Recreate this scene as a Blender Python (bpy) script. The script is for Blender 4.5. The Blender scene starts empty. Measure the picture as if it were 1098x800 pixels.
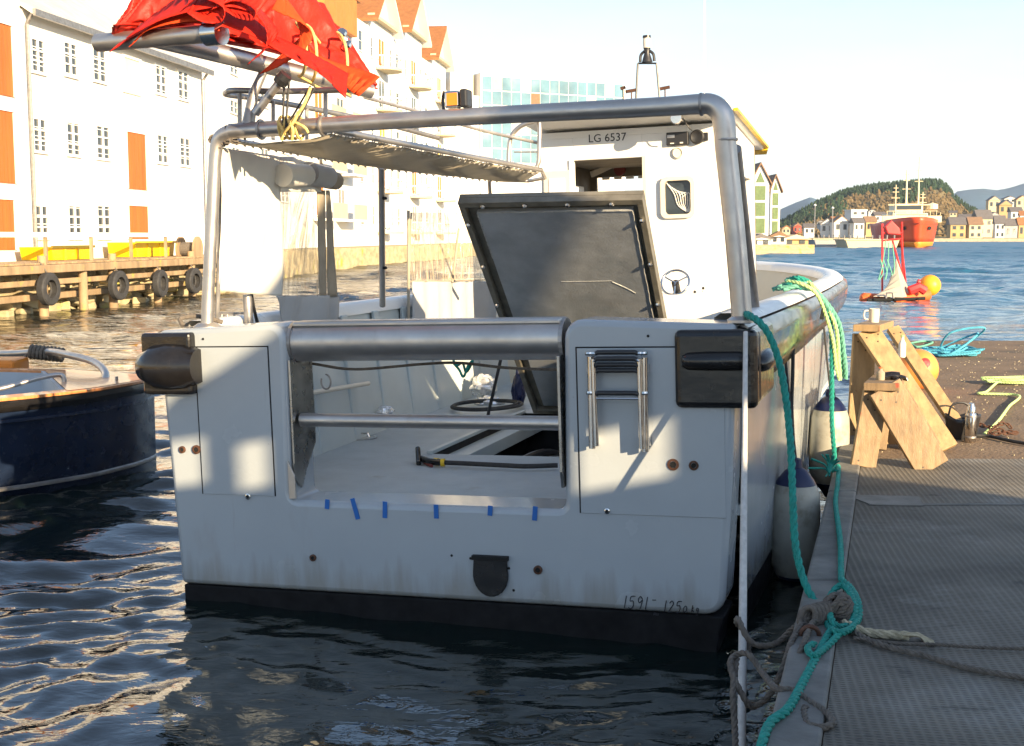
import bpy, bmesh, math, random
import numpy as np
from math import sin, cos, tan, pi, radians, atan, atan2, sqrt
from mathutils import Vector, Matrix, noise
random.seed(7)
S = bpy.context.scene
COL = S.collection
# ------------------------------------------------------------------ camera
F, H, PIT = 1350.0, 1.95, atan(147/1350.0)
cam = bpy.data.cameras.new('camera'); camo = bpy.data.objects.new('camera', cam); COL.objects.link(camo)
camo.location = (0, 0, H); camo.rotation_euler = (pi/2-PIT, 0, 0)
cam.sensor_width = 36; cam.lens = F/1098*36; cam.clip_start = .05; cam.clip_end = 20000
S.camera = camo
# ------------------------------------------------------------------ light
SUN_EL, SUN_AZ = radians(15), radians(36)         # azimuth to the right of straight behind the camera
SUN = Vector((sin(SUN_AZ)*cos(SUN_EL), -cos(SUN_AZ)*cos(SUN_EL), sin(SUN_EL)))
w = bpy.data.worlds.new('World'); S.world = w; w.use_nodes = True
nt = w.node_tree; bg = nt.nodes['Background']
sky = nt.nodes.new('ShaderNodeTexSky'); sky.sky_type = 'NISHITA'; sky.sun_disc = False
sky.sun_elevation = SUN_EL; sky.sun_rotation = atan2(SUN.x, SUN.y)
sky.altitude = 10; sky.air_density = 1.0; sky.dust_density = .6; sky.ozone_density = 3.0
# thin high cloud veil
tc = nt.nodes.new('ShaderNodeTexCoord'); mp = nt.nodes.new('ShaderNodeMapping'); mp.inputs['Scale'].default_value = (1.2, 1.2, 5)
nz = nt.nodes.new('ShaderNodeTexNoise'); nz.inputs['Scale'].default_value = 2.0; nz.inputs['Detail'].default_value = 7; nz.inputs['Roughness'].default_value = .62
rp = nt.nodes.new('ShaderNodeValToRGB'); rp.color_ramp.elements[0].position = .42; rp.color_ramp.elements[1].position = .72
rp.color_ramp.elements[0].color = (.72, .72, .72, 1); rp.color_ramp.elements[1].color = (1, 1, 1, 1)
mx = nt.nodes.new('ShaderNodeMix'); mx.data_type = 'RGBA'; mx.inputs['B'].default_value = (5.4, 5.5, 5.3, 1)
nt.links.new(tc.outputs['Generated'], mp.inputs['Vector']); nt.links.new(mp.outputs['Vector'], nz.inputs['Vector'])
nt.links.new(nz.outputs['Fac'], rp.inputs['Fac']); sx = nt.nodes.new('ShaderNodeSeparateXYZ'); nt.links.new(tc.outputs['Generated'], sx.inputs[0])
el = nt.nodes.new('ShaderNodeMapRange'); el.inputs['From Min'].default_value = .05; el.inputs['From Max'].default_value = .26; el.inputs['To Min'].default_value = 1; el.inputs['To Max'].default_value = .14; el.interpolation_type = 'SMOOTHSTEP'; nt.links.new(sx.outputs['Z'], el.inputs['Value'])
rx = nt.nodes.new('ShaderNodeMapRange'); rx.inputs['From Min'].default_value = -.15; rx.inputs['From Max'].default_value = .3; rx.inputs['To Min'].default_value = 1; rx.inputs['To Max'].default_value = .8; nt.links.new(sx.outputs['X'], rx.inputs['Value'])
m1 = nt.nodes.new('ShaderNodeMath'); m1.operation = 'MULTIPLY'; nt.links.new(el.outputs[0], m1.inputs[0]); nt.links.new(rp.outputs['Color'], m1.inputs[1])
m2 = nt.nodes.new('ShaderNodeMath'); m2.operation = 'MULTIPLY'; nt.links.new(m1.outputs[0], m2.inputs[0]); nt.links.new(rx.outputs[0], m2.inputs[1])
nt.links.new(m2.outputs[0], mx.inputs['Factor'])
nt.links.new(sky.outputs['Color'], mx.inputs['A']); nt.links.new(mx.outputs['Result'], bg.inputs['Color'])
bg.inputs['Strength'].default_value = 0.10
sl = bpy.data.lights.new('sun', 'SUN'); sl.energy = 5.0; sl.angle = radians(.45); sl.color = (1.0, .77, .48)
so = bpy.data.objects.new('sun', sl); COL.objects.link(so); so.rotation_euler = SUN.to_track_quat('Z', 'Y').to_euler()
S.view_settings.view_transform = 'Standard'; S.view_settings.look = 'None'; S.view_settings.exposure = 1.45; S.view_settings.gamma = 1
# ------------------------------------------------------------------ geometry of the view (real distances)
def ray(x, y):
    u = (x-549)/F; v = (400-y)/F
    return Vector((u, cos(PIT)+v*sin(PIT), -sin(PIT)+v*cos(PIT)))
CAM = Vector((0, 0, H))
def P(px, py, Y=None, z=None, plane=None):
    r = ray(px, py)
    if Y is not None: return CAM+r*(Y/r.y)
    if z is not None: return CAM+r*((z-H)/r.z)
    p0, n = plane
    return CAM+r*((p0-CAM).dot(n)/r.dot(n))
YAW, HEEL = radians(18), radians(-1.9)
BM = Matrix.Translation((-.385, 6.18, 0)) @ Matrix.Rotation(-YAW, 4, 'Z') @ Matrix.Rotation(HEEL, 4, 'Y')
BI = BM.inverted()
def L(px, py, y=None, x=None, z=None):
    o = BI @ CAM; d = BI.to_3x3() @ ray(px, py)
    if y is not None: t = (y-o.y)/d.y
    elif x is not None: t = (x-o.x)/d.x
    else: t = (z-o.z)/d.z
    return o+d*t
# ------------------------------------------------------------------ materials
MATS = {}
def mat(name, col, rough=.6, metal=0, var=.12, vs=3.0, bump=0, bs=30, spec=.5, coat=0, detail=5, col2=None, stretch=(1, 1, 1), rv=.1, trans=0, alpha=1, sss=0):
    m = bpy.data.materials.new(name); m.use_nodes = True; n = m.node_tree; b = n.nodes['Principled BSDF']
    b.inputs['Roughness'].default_value = rough; b.inputs['Metallic'].default_value = metal
    b.inputs['Specular IOR Level'].default_value = spec
    if coat: b.inputs['Coat Weight'].default_value = coat; b.inputs['Coat Roughness'].default_value = .08
    if trans: b.inputs['Transmission Weight'].default_value = trans
    if alpha < 1: b.inputs['Alpha'].default_value = alpha
    t = n.nodes.new('ShaderNodeTexCoord'); mp = n.nodes.new('ShaderNodeMapping'); mp.inputs['Scale'].default_value = stretch
    n.links.new(t.outputs['Object'], mp.inputs['Vector'])
    z = n.nodes.new('ShaderNodeTexNoise'); z.inputs['Scale'].default_value = vs; z.inputs['Detail'].default_value = detail; z.inputs['Roughness'].default_value = .6
    n.links.new(mp.outputs['Vector'], z.inputs['Vector'])
    r = n.nodes.new('ShaderNodeValToRGB'); n.links.new(z.outputs['Fac'], r.inputs['Fac'])
    r.color_ramp.elements[0].position = .3; r.color_ramp.elements[1].position = .7
    c = Vector(col)
    c2 = Vector(col2) if col2 else c*(1+var)
    c1 = c*(1-var) if not col2 else c
    r.color_ramp.elements[0].color = (*c1, 1); r.color_ramp.elements[1].color = (*[min(v, .95) for v in c2], 1)
    n.links.new(r.outputs['Color'], b.inputs['Base Color'])
    if rv:
        mr = n.nodes.new('ShaderNodeMapRange'); z2 = n.nodes.new('ShaderNodeTexNoise'); z2.inputs['Scale'].default_value = vs*2.7; z2.inputs['Detail'].default_value = 6
        n.links.new(mp.outputs['Vector'], z2.inputs['Vector']); n.links.new(z2.outputs['Fac'], mr.inputs['Value'])
        mr.inputs['From Min'].default_value = .3; mr.inputs['From Max'].default_value = .7
        mr.inputs['To Min'].default_value = max(rough-rv, .02); mr.inputs['To Max'].default_value = min(rough+rv, 1)
        n.links.new(mr.outputs['Result'], b.inputs['Roughness'])
    if bump:
        z3 = n.nodes.new('ShaderNodeTexNoise'); z3.inputs['Scale'].default_value = bs; z3.inputs['Detail'].default_value = 5
        n.links.new(mp.outputs['Vector'], z3.inputs['Vector'])
        bp = n.nodes.new('ShaderNodeBump'); bp.inputs['Strength'].default_value = bump; bp.inputs['Distance'].default_value = .02
        n.links.new(z3.outputs['Fac'], bp.inputs['Height']); n.links.new(bp.outputs['Normal'], b.inputs['Normal'])
    MATS[name] = m; return m
def layer(m, col, thresh, vs, soft=.06, stretch=(1, 1, 1), rough=None):
    """stains / dirt of their own shape over a material"""
    n = m.node_tree; b = n.nodes['Principled BSDF']; src = b.inputs['Base Color'].links[0].from_socket
    t = n.nodes.new('ShaderNodeTexCoord'); mp = n.nodes.new('ShaderNodeMapping'); mp.inputs['Scale'].default_value = stretch; mp.inputs['Location'].default_value = (3.1, 7.7, 1.3)
    z = n.nodes.new('ShaderNodeTexNoise'); z.inputs['Scale'].default_value = vs; z.inputs['Detail'].default_value = 8; z.inputs['Roughness'].default_value = .65
    n.links.new(t.outputs['Object'], mp.inputs['Vector']); n.links.new(mp.outputs['Vector'], z.inputs['Vector'])
    mr = n.nodes.new('ShaderNodeMapRange'); mr.inputs['From Min'].default_value = thresh; mr.inputs['From Max'].default_value = thresh+soft
    n.links.new(z.outputs['Fac'], mr.inputs['Value'])
    mx = n.nodes.new('ShaderNodeMix'); mx.data_type = 'RGBA'; mx.inputs['B'].default_value = (*col, 1)
    n.links.new(mr.outputs['Result'], mx.inputs['Factor']); n.links.new(src, mx.inputs['A']); n.links.new(mx.outputs['Result'], b.inputs['Base Color'])
    return m
M = MATS
mat('gelcoat', (.355, .39, .415), .22, var=.05, vs=1.2, coat=.3, rv=.08, bump=.02, bs=60); layer(M['gelcoat'], (.31, .31, .30), .62, 3, .25, (1, 1, .35))
layer(M['gelcoat'], (.27, .25, .22), .66, 1.5, .12, (5, 5, .45)); layer(M['gelcoat'], (.22, .21, .20), .70, 22, .05, (1, 1, 2.5))
def grime(m, z0, z1, col):
    n = m.node_tree; b = n.nodes['Principled BSDF']; src = b.inputs['Base Color'].links[0].from_socket
    t = n.nodes.new('ShaderNodeTexCoord'); sp = n.nodes.new('ShaderNodeSeparateXYZ'); n.links.new(t.outputs['Object'], sp.inputs[0])
    mp = n.nodes.new('ShaderNodeMapping'); mp.inputs['Scale'].default_value = (9, 9, 1.2); n.links.new(t.outputs['Object'], mp.inputs['Vector'])
    z = n.nodes.new('ShaderNodeTexNoise'); z.inputs['Scale'].default_value = 1.6; z.inputs['Detail'].default_value = 8; n.links.new(mp.outputs['Vector'], z.inputs['Vector'])
    a = n.nodes.new('ShaderNodeMath'); a.operation = 'MULTIPLY_ADD'; a.inputs[1].default_value = -.42; n.links.new(z.outputs['Fac'], a.inputs[0]); n.links.new(sp.outputs['Z'], a.inputs[2])
    r = n.nodes.new('ShaderNodeMapRange'); r.inputs['From Min'].default_value = z0-.20; r.inputs['From Max'].default_value = z1-.20; r.inputs['To Min'].default_value = .5; r.inputs['To Max'].default_value = 0; n.links.new(a.outputs[0], r.inputs['Value'])
    mx = n.nodes.new('ShaderNodeMix'); mx.data_type = 'RGBA'; mx.inputs['B'].default_value = (*col, 1); n.links.new(r.outputs['Result'], mx.inputs['Factor']); n.links.new(src, mx.inputs['A']); n.links.new(mx.outputs['Result'], b.inputs['Base Color'])
grime(M['gelcoat'], .12, .28, (.20, .175, .12))
mat('deck_paint', (.41, .45, .46), .62, var=.08, vs=4, bump=.25, bs=180); layer(M['deck_paint'], (.34, .34, .32), .6, 5, .15)
mat('inner_paint', (.45, .50, .50), .45, var=.06, vs=2, bump=.05, bs=40)
mat('cream_paint', (.66, .60, .49), .4, var=.05, vs=2)
mat('white_paint', (.76, .75, .72), .35, var=.04, vs=2, bump=.02, bs=30)
mat('boot_paint', (.008, .008, .009), .75, spec=.2, var=.4, vs=8, bump=.1)
mat('rubber', (.012, .011, .011), .18, var=.4, vs=9, bump=.18, bs=7, rv=.08); layer(M['rubber'], (.045, .034, .024), .62, 14, .1)
mat('tyre', (.030, .030, .032), .8, var=.3, vs=8, bump=.3, bs=40)
mat('steel', (.52, .485, .45), .40, metal=.9, var=.12, vs=5, rv=.08, bump=.02, bs=30); layer(M['steel'], (.34, .28, .23), .60, 3, .25)
mat('steel_dull', (.36, .34, .32), .5, metal=.85, var=.25, vs=9, rv=.12, bump=.06, bs=60)
mat('chrome', (.62, .6, .58), .15, metal=1, var=.1, vs=9, rv=.05)
mat('aluminium', (.5, .49, .46), .3, metal=1, var=.1, vs=6)
mat('brush_metal', (.42, .41, .39), .3, metal=1, var=.25, vs=5, bump=.1, bs=8)
mat('rail_metal', (.055, .043, .035), .16, metal=.3, var=.35, vs=5, rv=.1, bump=.08, bs=7, stretch=(1, .4, 1)); layer(M['rail_metal'], (.40, .11, .04), .60, 3, .12)
mat('black_plastic', (.02, .02, .022), .4, var=.2)
mat('dark_gap', (.01, .01, .01), .9, var=.1)
mat('lid_frame', (.19, .175, .14), .5, metal=.3, var=.25, vs=9, bump=.1)
mat('lid_foil', (.46, .48, .50), .42, metal=.55, var=.15, vs=5, bump=.12, bs=80, rv=.12); layer(M['lid_foil'], (.26, .31, .35), .5, 1.6, .3)
mat('lid_edge', (.45, .45, .43), .4, metal=.4, var=.2, vs=30)
mat('canvas', (.66, .64, .58), .85, var=.06, vs=4, bump=.15, bs=9)
mat('canvas_dark', (.33, .28, .21), .9, var=.2, vs=5, bump=.2, bs=12)
mat('canvas_grey', (.42, .42, .42), .85, var=.07, vs=4, bump=.2, bs=9)
mat('rust', (.085, .035, .018), .7, var=.4, vs=60)
mat('blue_tape', (.01, .12, .42), .5, var=.1)
mat('ink', (.015, .015, .02), .6, var=.1)
mat('rope_green', (.006, .23, .185), .7, var=.25, vs=40, bump=.3, bs=200)
mat('rope_mint', (.12, .36, .26), .7, var=.25, vs=40, bump=.3, bs=200)
mat('rope_blue', (.07, .36, .50), .7, var=.3, vs=30, bump=.3, bs=200)
mat('rope_tan', (.42, .36, .24), .8, var=.3, vs=40, bump=.3, bs=200)
mat('rope_brown', (.13, .11, .09), .9, var=.35, vs=40, bump=.4, bs=200)
mat('rope_yellow', (.70, .52, .18), .8, var=.2, vs=40)
mat('rope_lime', (.45, .62, .25), .8, var=.2, vs=40)
mat('rope_white', (.5, .49, .47), .7, var=.15, vs=40)
mat('rope_black', (.03, .03, .03), .7, var=.3, vs=40)
mat('fender', (.36, .35, .30), .45, var=.12, vs=5, bump=.05); layer(M['fender'], (.20, .19, .14), .5, 8, .2)
mat('fender_blue', (.004, .009, .05), .4, var=.2, vs=6)
mat('tarp', (.50, .018, .008), .55, var=.22, vs=5, bump=.5, bs=14, spec=.25)
mat('orange_tarp', (.60, .055, .010), .8, var=.15, vs=6, bump=.4, bs=14, spec=.25)
mat('navy', (.010, .018, .042), .25, var=.3, vs=3, coat=.3, bump=.03, bs=10); layer(M['navy'], (.05, .06, .08), .62, 6, .1)
mat('varnish', (.55, .22, .075), .35, var=.3, vs=6, coat=.4, stretch=(1, 8, 1), bump=.1, bs=10)
mat('boat_inner', (.34, .38, .42), .6, var=.08)
mat('pine', (.33, .22, .105), .6, var=.3, vs=3, bump=.15, bs=30, stretch=(7, 7, 1.2)); layer(M['pine'], (.20, .10, .04), .63, 4, .06)
mat('pine_old', (.24, .16, .085), .65, var=.35, vs=4, bump=.2, bs=30, stretch=(7, 7, 1.2)); layer(M['pine_old'], (.45, .06, .03), .66, 4, .06); layer(M['pine_old'], (.12, .09, .06), .58, 2.5, .12)
mat('timber', (.30, .21, .12), .8, var=.35, vs=3, bump=.4, bs=12, stretch=(1, 1, .3)); layer(M['timber'], (.36, .34, .06), .60, 2, .1)
mat('grey_timber', (.105, .10, .095), .8, var=.3, vs=4, bump=.4, bs=20)
mat('stone', (.36, .31, .22), .9, var=.3, vs=1.2, bump=.5, bs=5)
mat('quay_stone', (.40, .33, .20), .9, var=.35, vs=1.5, bump=.5, bs=5, stretch=(1, 1, 2)); layer(M['quay_stone'], (.35, .34, .05), .58, 1.2, .1)
mat('canopy_tan', (.50, .44, .34), .85, var=.12, vs=4, bump=.15, bs=9)
mat('roof_pale', (.52, .50, .46), .7, var=.15, vs=1.5)
mat('clapboard', (.74, .73, .70), .6, var=.05, vs=.6)
mat('red_door', (.44, .115, .022), .6, var=.15, vs=1, stretch=(6, 6, .5))
mat('orange_clad', (.50, .17, .035), .7, var=.12, vs=1)
mat('tile', (.29, .12, .042), .8, var=.2, vs=3)
mat('slate', (.11, .10, .10), .7, var=.2, vs=2)
mat('brown_roof', (.20, .12, .07), .8, var=.2, vs=2)
mat('yellow_skip', (.78, .50, .005), .4, var=.1, vs=2); layer(M['yellow_skip'], (.5, .2, .03), .62, 3, .1)
mat('yellow_trim', (.75, .48, .02), .4, var=.1)
mat('glass', (.03, .04, .05), .08, var=.1, spec=.8)
mat('blue_glass', (.11, .215, .28), .15, var=.3, vs=.3, spec=.8)
mat('green_glass', (.11, .16, .06), .15, var=.2, spec=.8)
mat('dark_red', (.16, .03, .025), .7)
mat('ship_red', (.60, .065, .018), .45, var=.1, vs=.3); layer(M['ship_red'], (.30, .05, .03), .64, .5, .1)
mat('ship_orange', (.70, .22, .02), .5, var=.1, vs=.3)
mat('ship_white', (.72, .62, .40), .5, var=.1, vs=.4)
mat('raft_red', (.60, .03, .03), .5, var=.15)
mat('raft_orange', (.70, .13, .03), .5, var=.15, vs=3)
mat('raft_grey', (.42, .37, .30), .7, var=.1)
mat('buoy', (.85, .35, .02), .4, var=.1, vs=4)
mat('buoy_pink', (.82, .26, .06), .45, var=.15, vs=4)
mat('house_white', (.70, .68, .64), .7, var=.05, vs=.3)
mat('house_cream', (.54, .46, .30), .7, var=.1, vs=.3)
mat('house_ochre', (.42, .28, .12), .7, var=.1, vs=.3)
mat('house_grey', (.33, .33, .33), .7, var=.1, vs=.3)
mat('house_red', (.30, .05, .03), .7, var=.1, vs=.3)
mat('bark', (.07, .05, .04), .9, var=.3)

# ------------------------------------------------------------------ mesh builder
class MB:
    def __init__(s): s.v = []; s.f = []
    def add(s, vs, fs):
        o = len(s.v); s.v += [tuple(v) for v in vs]; s.f += [tuple(i+o for i in f) for f in fs]; return s
    def box(s, c, d, R=None):
        c = Vector(c); x, y, z = d[0]/2, d[1]/2, d[2]/2
        vs = [Vector((a*x, b*y, e*z)) for a in (-1, 1) for b in (-1, 1) for e in (-1, 1)]
        if R is not None: vs = [R @ v for v in vs]
        return s.add([c+v for v in vs], [(0, 1, 3, 2), (4, 6, 7, 5), (0, 4, 5, 1), (2, 3, 7, 6), (0, 2, 6, 4), (1, 5, 7, 3)])
    def box2(s, a, b): return s.box([(a[i]+b[i])/2 for i in range(3)], [abs(b[i]-a[i]) for i in range(3)])
    def plank(s, a, b, wdir, w, t):
        a, b = Vector(a), Vector(b); y = (b-a).normalized(); x = Vector(wdir); x = (x-y*x.dot(y)).normalized(); z = x.cross(y)
        return s.box((a+b)/2, (w, (b-a).length, t), Matrix((x, y, z)).transposed())
    def tube(s, path, r, n=10, caps=True, closed=False):
        p = [Vector(q) for q in path]; N = len(p)
        if N < 2: return s
        rr = r if hasattr(r, '__len__') else [r]*N
        T = []
        for i in range(N):
            a = p[(i-1) % N] if (closed or i > 0) else p[i]; b = p[(i+1) % N] if (closed or i < N-1) else p[i]
            T.append((b-a).normalized())
        up = Vector((0, 0, 1)) if abs(T[0].z) < .9 else Vector((1, 0, 0))
        u = T[0].cross(up).normalized(); vs = []
        for i in range(N):
            u = (u-T[i]*u.dot(T[i]));
            u = u.normalized() if u.length > 1e-6 else T[i].orthogonal().normalized()
            v = T[i].cross(u)
            for k in range(n):
                a = 2*pi*k/n; vs.append(p[i]+(u*cos(a)+v*sin(a))*rr[i])
        fs = []
        for i in range(N if closed else N-1):
            j = (i+1) % N
            for k in range(n): fs.append((i*n+k, i*n+(k+1) % n, j*n+(k+1) % n, j*n+k))
        if caps and not closed: fs += [tuple(range(n))[::-1], tuple((N-1)*n+k for k in range(n))]
        return s.add(vs, fs)
    def lathe(s, prof, c=(0, 0, 0), n=24, R=None):
        vs = []; c = Vector(c)
        for r, z in prof:
            for k in range(n):
                v = Vector((r*cos(2*pi*k/n), r*sin(2*pi*k/n), z)); v = R @ v if R is not None else v; vs.append(c+v)
        fs = []
        for i in range(len(prof)-1):
            for k in range(n): fs.append((i*n+k, i*n+(k+1) % n, (i+1)*n+(k+1) % n, (i+1)*n+k))
        fs += [tuple(range(n))[::-1], tuple((len(prof)-1)*n+k for k in range(n))]
        return s.add(vs, fs)
    def prism(s, poly, ext):
        """poly: list of 3D points, extruded by vector ext"""
        n = len(poly); e = Vector(ext); vs = [Vector(p) for p in poly]; vs = vs+[v+e for v in vs]
        fs = [tuple(range(n))[::-1], tuple(range(n, 2*n))]+[(i, (i+1) % n, (i+1) % n+n, i+n) for i in range(n)]
        return s.add(vs, fs)
    def grid(s, fn, nu, nv):
        vs = [fn(i/nu, j/nv) for j in range(nv+1) for i in range(nu+1)]
        return s.add(vs, [(j*(nu+1)+i, j*(nu+1)+i+1, (j+1)*(nu+1)+i+1, (j+1)*(nu+1)+i) for j in range(nv) for i in range(nu)])
    def build(s, name, m, parent=None, smooth=None, bevel=0, label=None, seg=2, solid=0, origin=None):
        me = bpy.data.meshes.new(name)
        vs = s.v
        if origin is not None: vs = [tuple(Vector(v)-Vector(origin)) for v in vs]
        used = sorted({i for f in s.f for i in f}); ix = {a: k for k, a in enumerate(used)}; vs = [vs[i] for i in used]
        me.from_pydata(vs, [], [tuple(ix[i] for i in f) for f in s.f]); me.update()
        bm = bmesh.new(); bm.from_mesh(me); bmesh.ops.recalc_face_normals(bm, faces=bm.faces); bm.to_mesh(me); bm.free()
        ms = m if isinstance(m, (list, tuple)) else [m]
        for q in ms: me.materials.append(M[q] if isinstance(q, str) else q)
        o = bpy.data.objects.new(name, me); COL.objects.link(o)
        if origin is not None: o.location = origin
        if parent is not None: o.parent = parent
        if smooth:
            me.polygons.foreach_set('use_smooth', [True]*len(me.polygons))
            me.set_sharp_from_angle(angle=radians(smooth if smooth is not True else 40))
        if solid:
            sm = o.modifiers.new('solid', 'SOLIDIFY'); sm.thickness = solid; sm.offset = 0
        if bevel:
            b = o.modifiers.new('bevel', 'BEVEL'); b.width = bevel; b.segments = seg; b.limit_method = 'ANGLE'; b.angle_limit = radians(35)
        if label: o['label'] = label
        return o
def tag(o, label, cat, group=None):
    o['label'] = label; o['category'] = cat
    if group: o['group'] = group
    return o
def thing(name, loc, label, cat, group=None, rot=0):
    o = bpy.data.objects.new(name, None); COL.objects.link(o); o.location = loc; o.rotation_euler = (0, 0, rot); o.empty_display_size = .2
    return tag(o, label, cat, group)
def struct(o, kind='structure'): o['kind'] = kind; return o
def cr(pts, k=8, closed=False):
    """Catmull-Rom through points"""
    p = [Vector(q) for q in pts]; n = len(p); out = []
    rng = n if closed else n-1
    for i in range(rng):
        p0 = p[(i-1) % n] if closed or i > 0 else p[0]*2-p[1]; p1 = p[i]; p2 = p[(i+1) % n]; p3 = p[(i+2) % n] if closed or i+2 < n else p[-1]*2-p[-2]
        for j in range(k):
            t = j/k; out.append(.5*((2*p1)+(p2-p0)*t+(2*p0-5*p1+4*p2-p3)*t*t+(3*p1-p0-3*p2+p3)*t**3))
    if not closed: out.append(p[-1])
    return out
def resample(p, step):
    out = [p[0]]; acc = 0
    for a, b in zip(p[:-1], p[1:]):
        l = (b-a).length
        if l < 1e-9: continue
        d = step-acc
        while d <= l: out.append(a+(b-a)*(d/l)); d += step
        acc = (acc+l) % step
    out.append(p[-1]); return out
def rope_mb(mb, pts, r, strands=3, pitch=None, k=10):
    """laid rope: strands twisted round the path"""
    path = resample(cr(pts, k), r*1.1); pitch = pitch or r*7
    if strands == 1: return mb.tube(path, r, 8)
    T0 = (path[1]-path[0]).normalized(); u = T0.orthogonal().normalized(); fr = []
    for i in range(len(path)):
        a = path[max(i-1, 0)]; b = path[min(i+1, len(path)-1)]; T = (b-a).normalized() if (b-a).length > 1e-9 else T0
        u = (u-T*u.dot(T)); u = u.normalized() if u.length > 1e-6 else T.orthogonal().normalized()
        fr.append((u.copy(), T.cross(u)))
    d = 0; ds = [0]
    for a, b in zip(path[:-1], path[1:]): d += (b-a).length; ds.append(d)
    for s_ in range(strands):
        q = [path[i]+(fr[i][0]*cos(2*pi*(ds[i]/pitch+s_/strands))+fr[i][1]*sin(2*pi*(ds[i]/pitch+s_/strands)))*r*.5 for i in range(len(path))]
        mb.tube(q, r*.56, 6)
    return mb
def text_mesh(name, s, size, m, parent, mtx, extrude=.001, shear=0, cx='CENTER'):
    c = bpy.data.curves.new(name, 'FONT'); c.body = s; c.size = size; c.extrude = extrude; c.align_x = cx; c.align_y = 'CENTER'; c.shear = shear; c.resolution_u = 3
    t = bpy.data.objects.new('tmp', c); COL.objects.link(t)
    bpy.context.view_layer.update()
    me = bpy.data.meshes.new_from_object(t.evaluated_get(bpy.context.evaluated_depsgraph_get())); bpy.data.objects.remove(t)
    me.name = name; me.materials.clear(); me.materials.append(M[m])
    o = bpy.data.objects.new(name, me); COL.objects.link(o); o.parent = parent; o.matrix_local = mtx
    return o
def strokes(name, lines, r, m, parent):
    b = MB()
    for l in lines: b.tube(cr(l, 4) if len(l) > 2 else l, r, 5)
    return b.build(name, m, parent)
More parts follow.
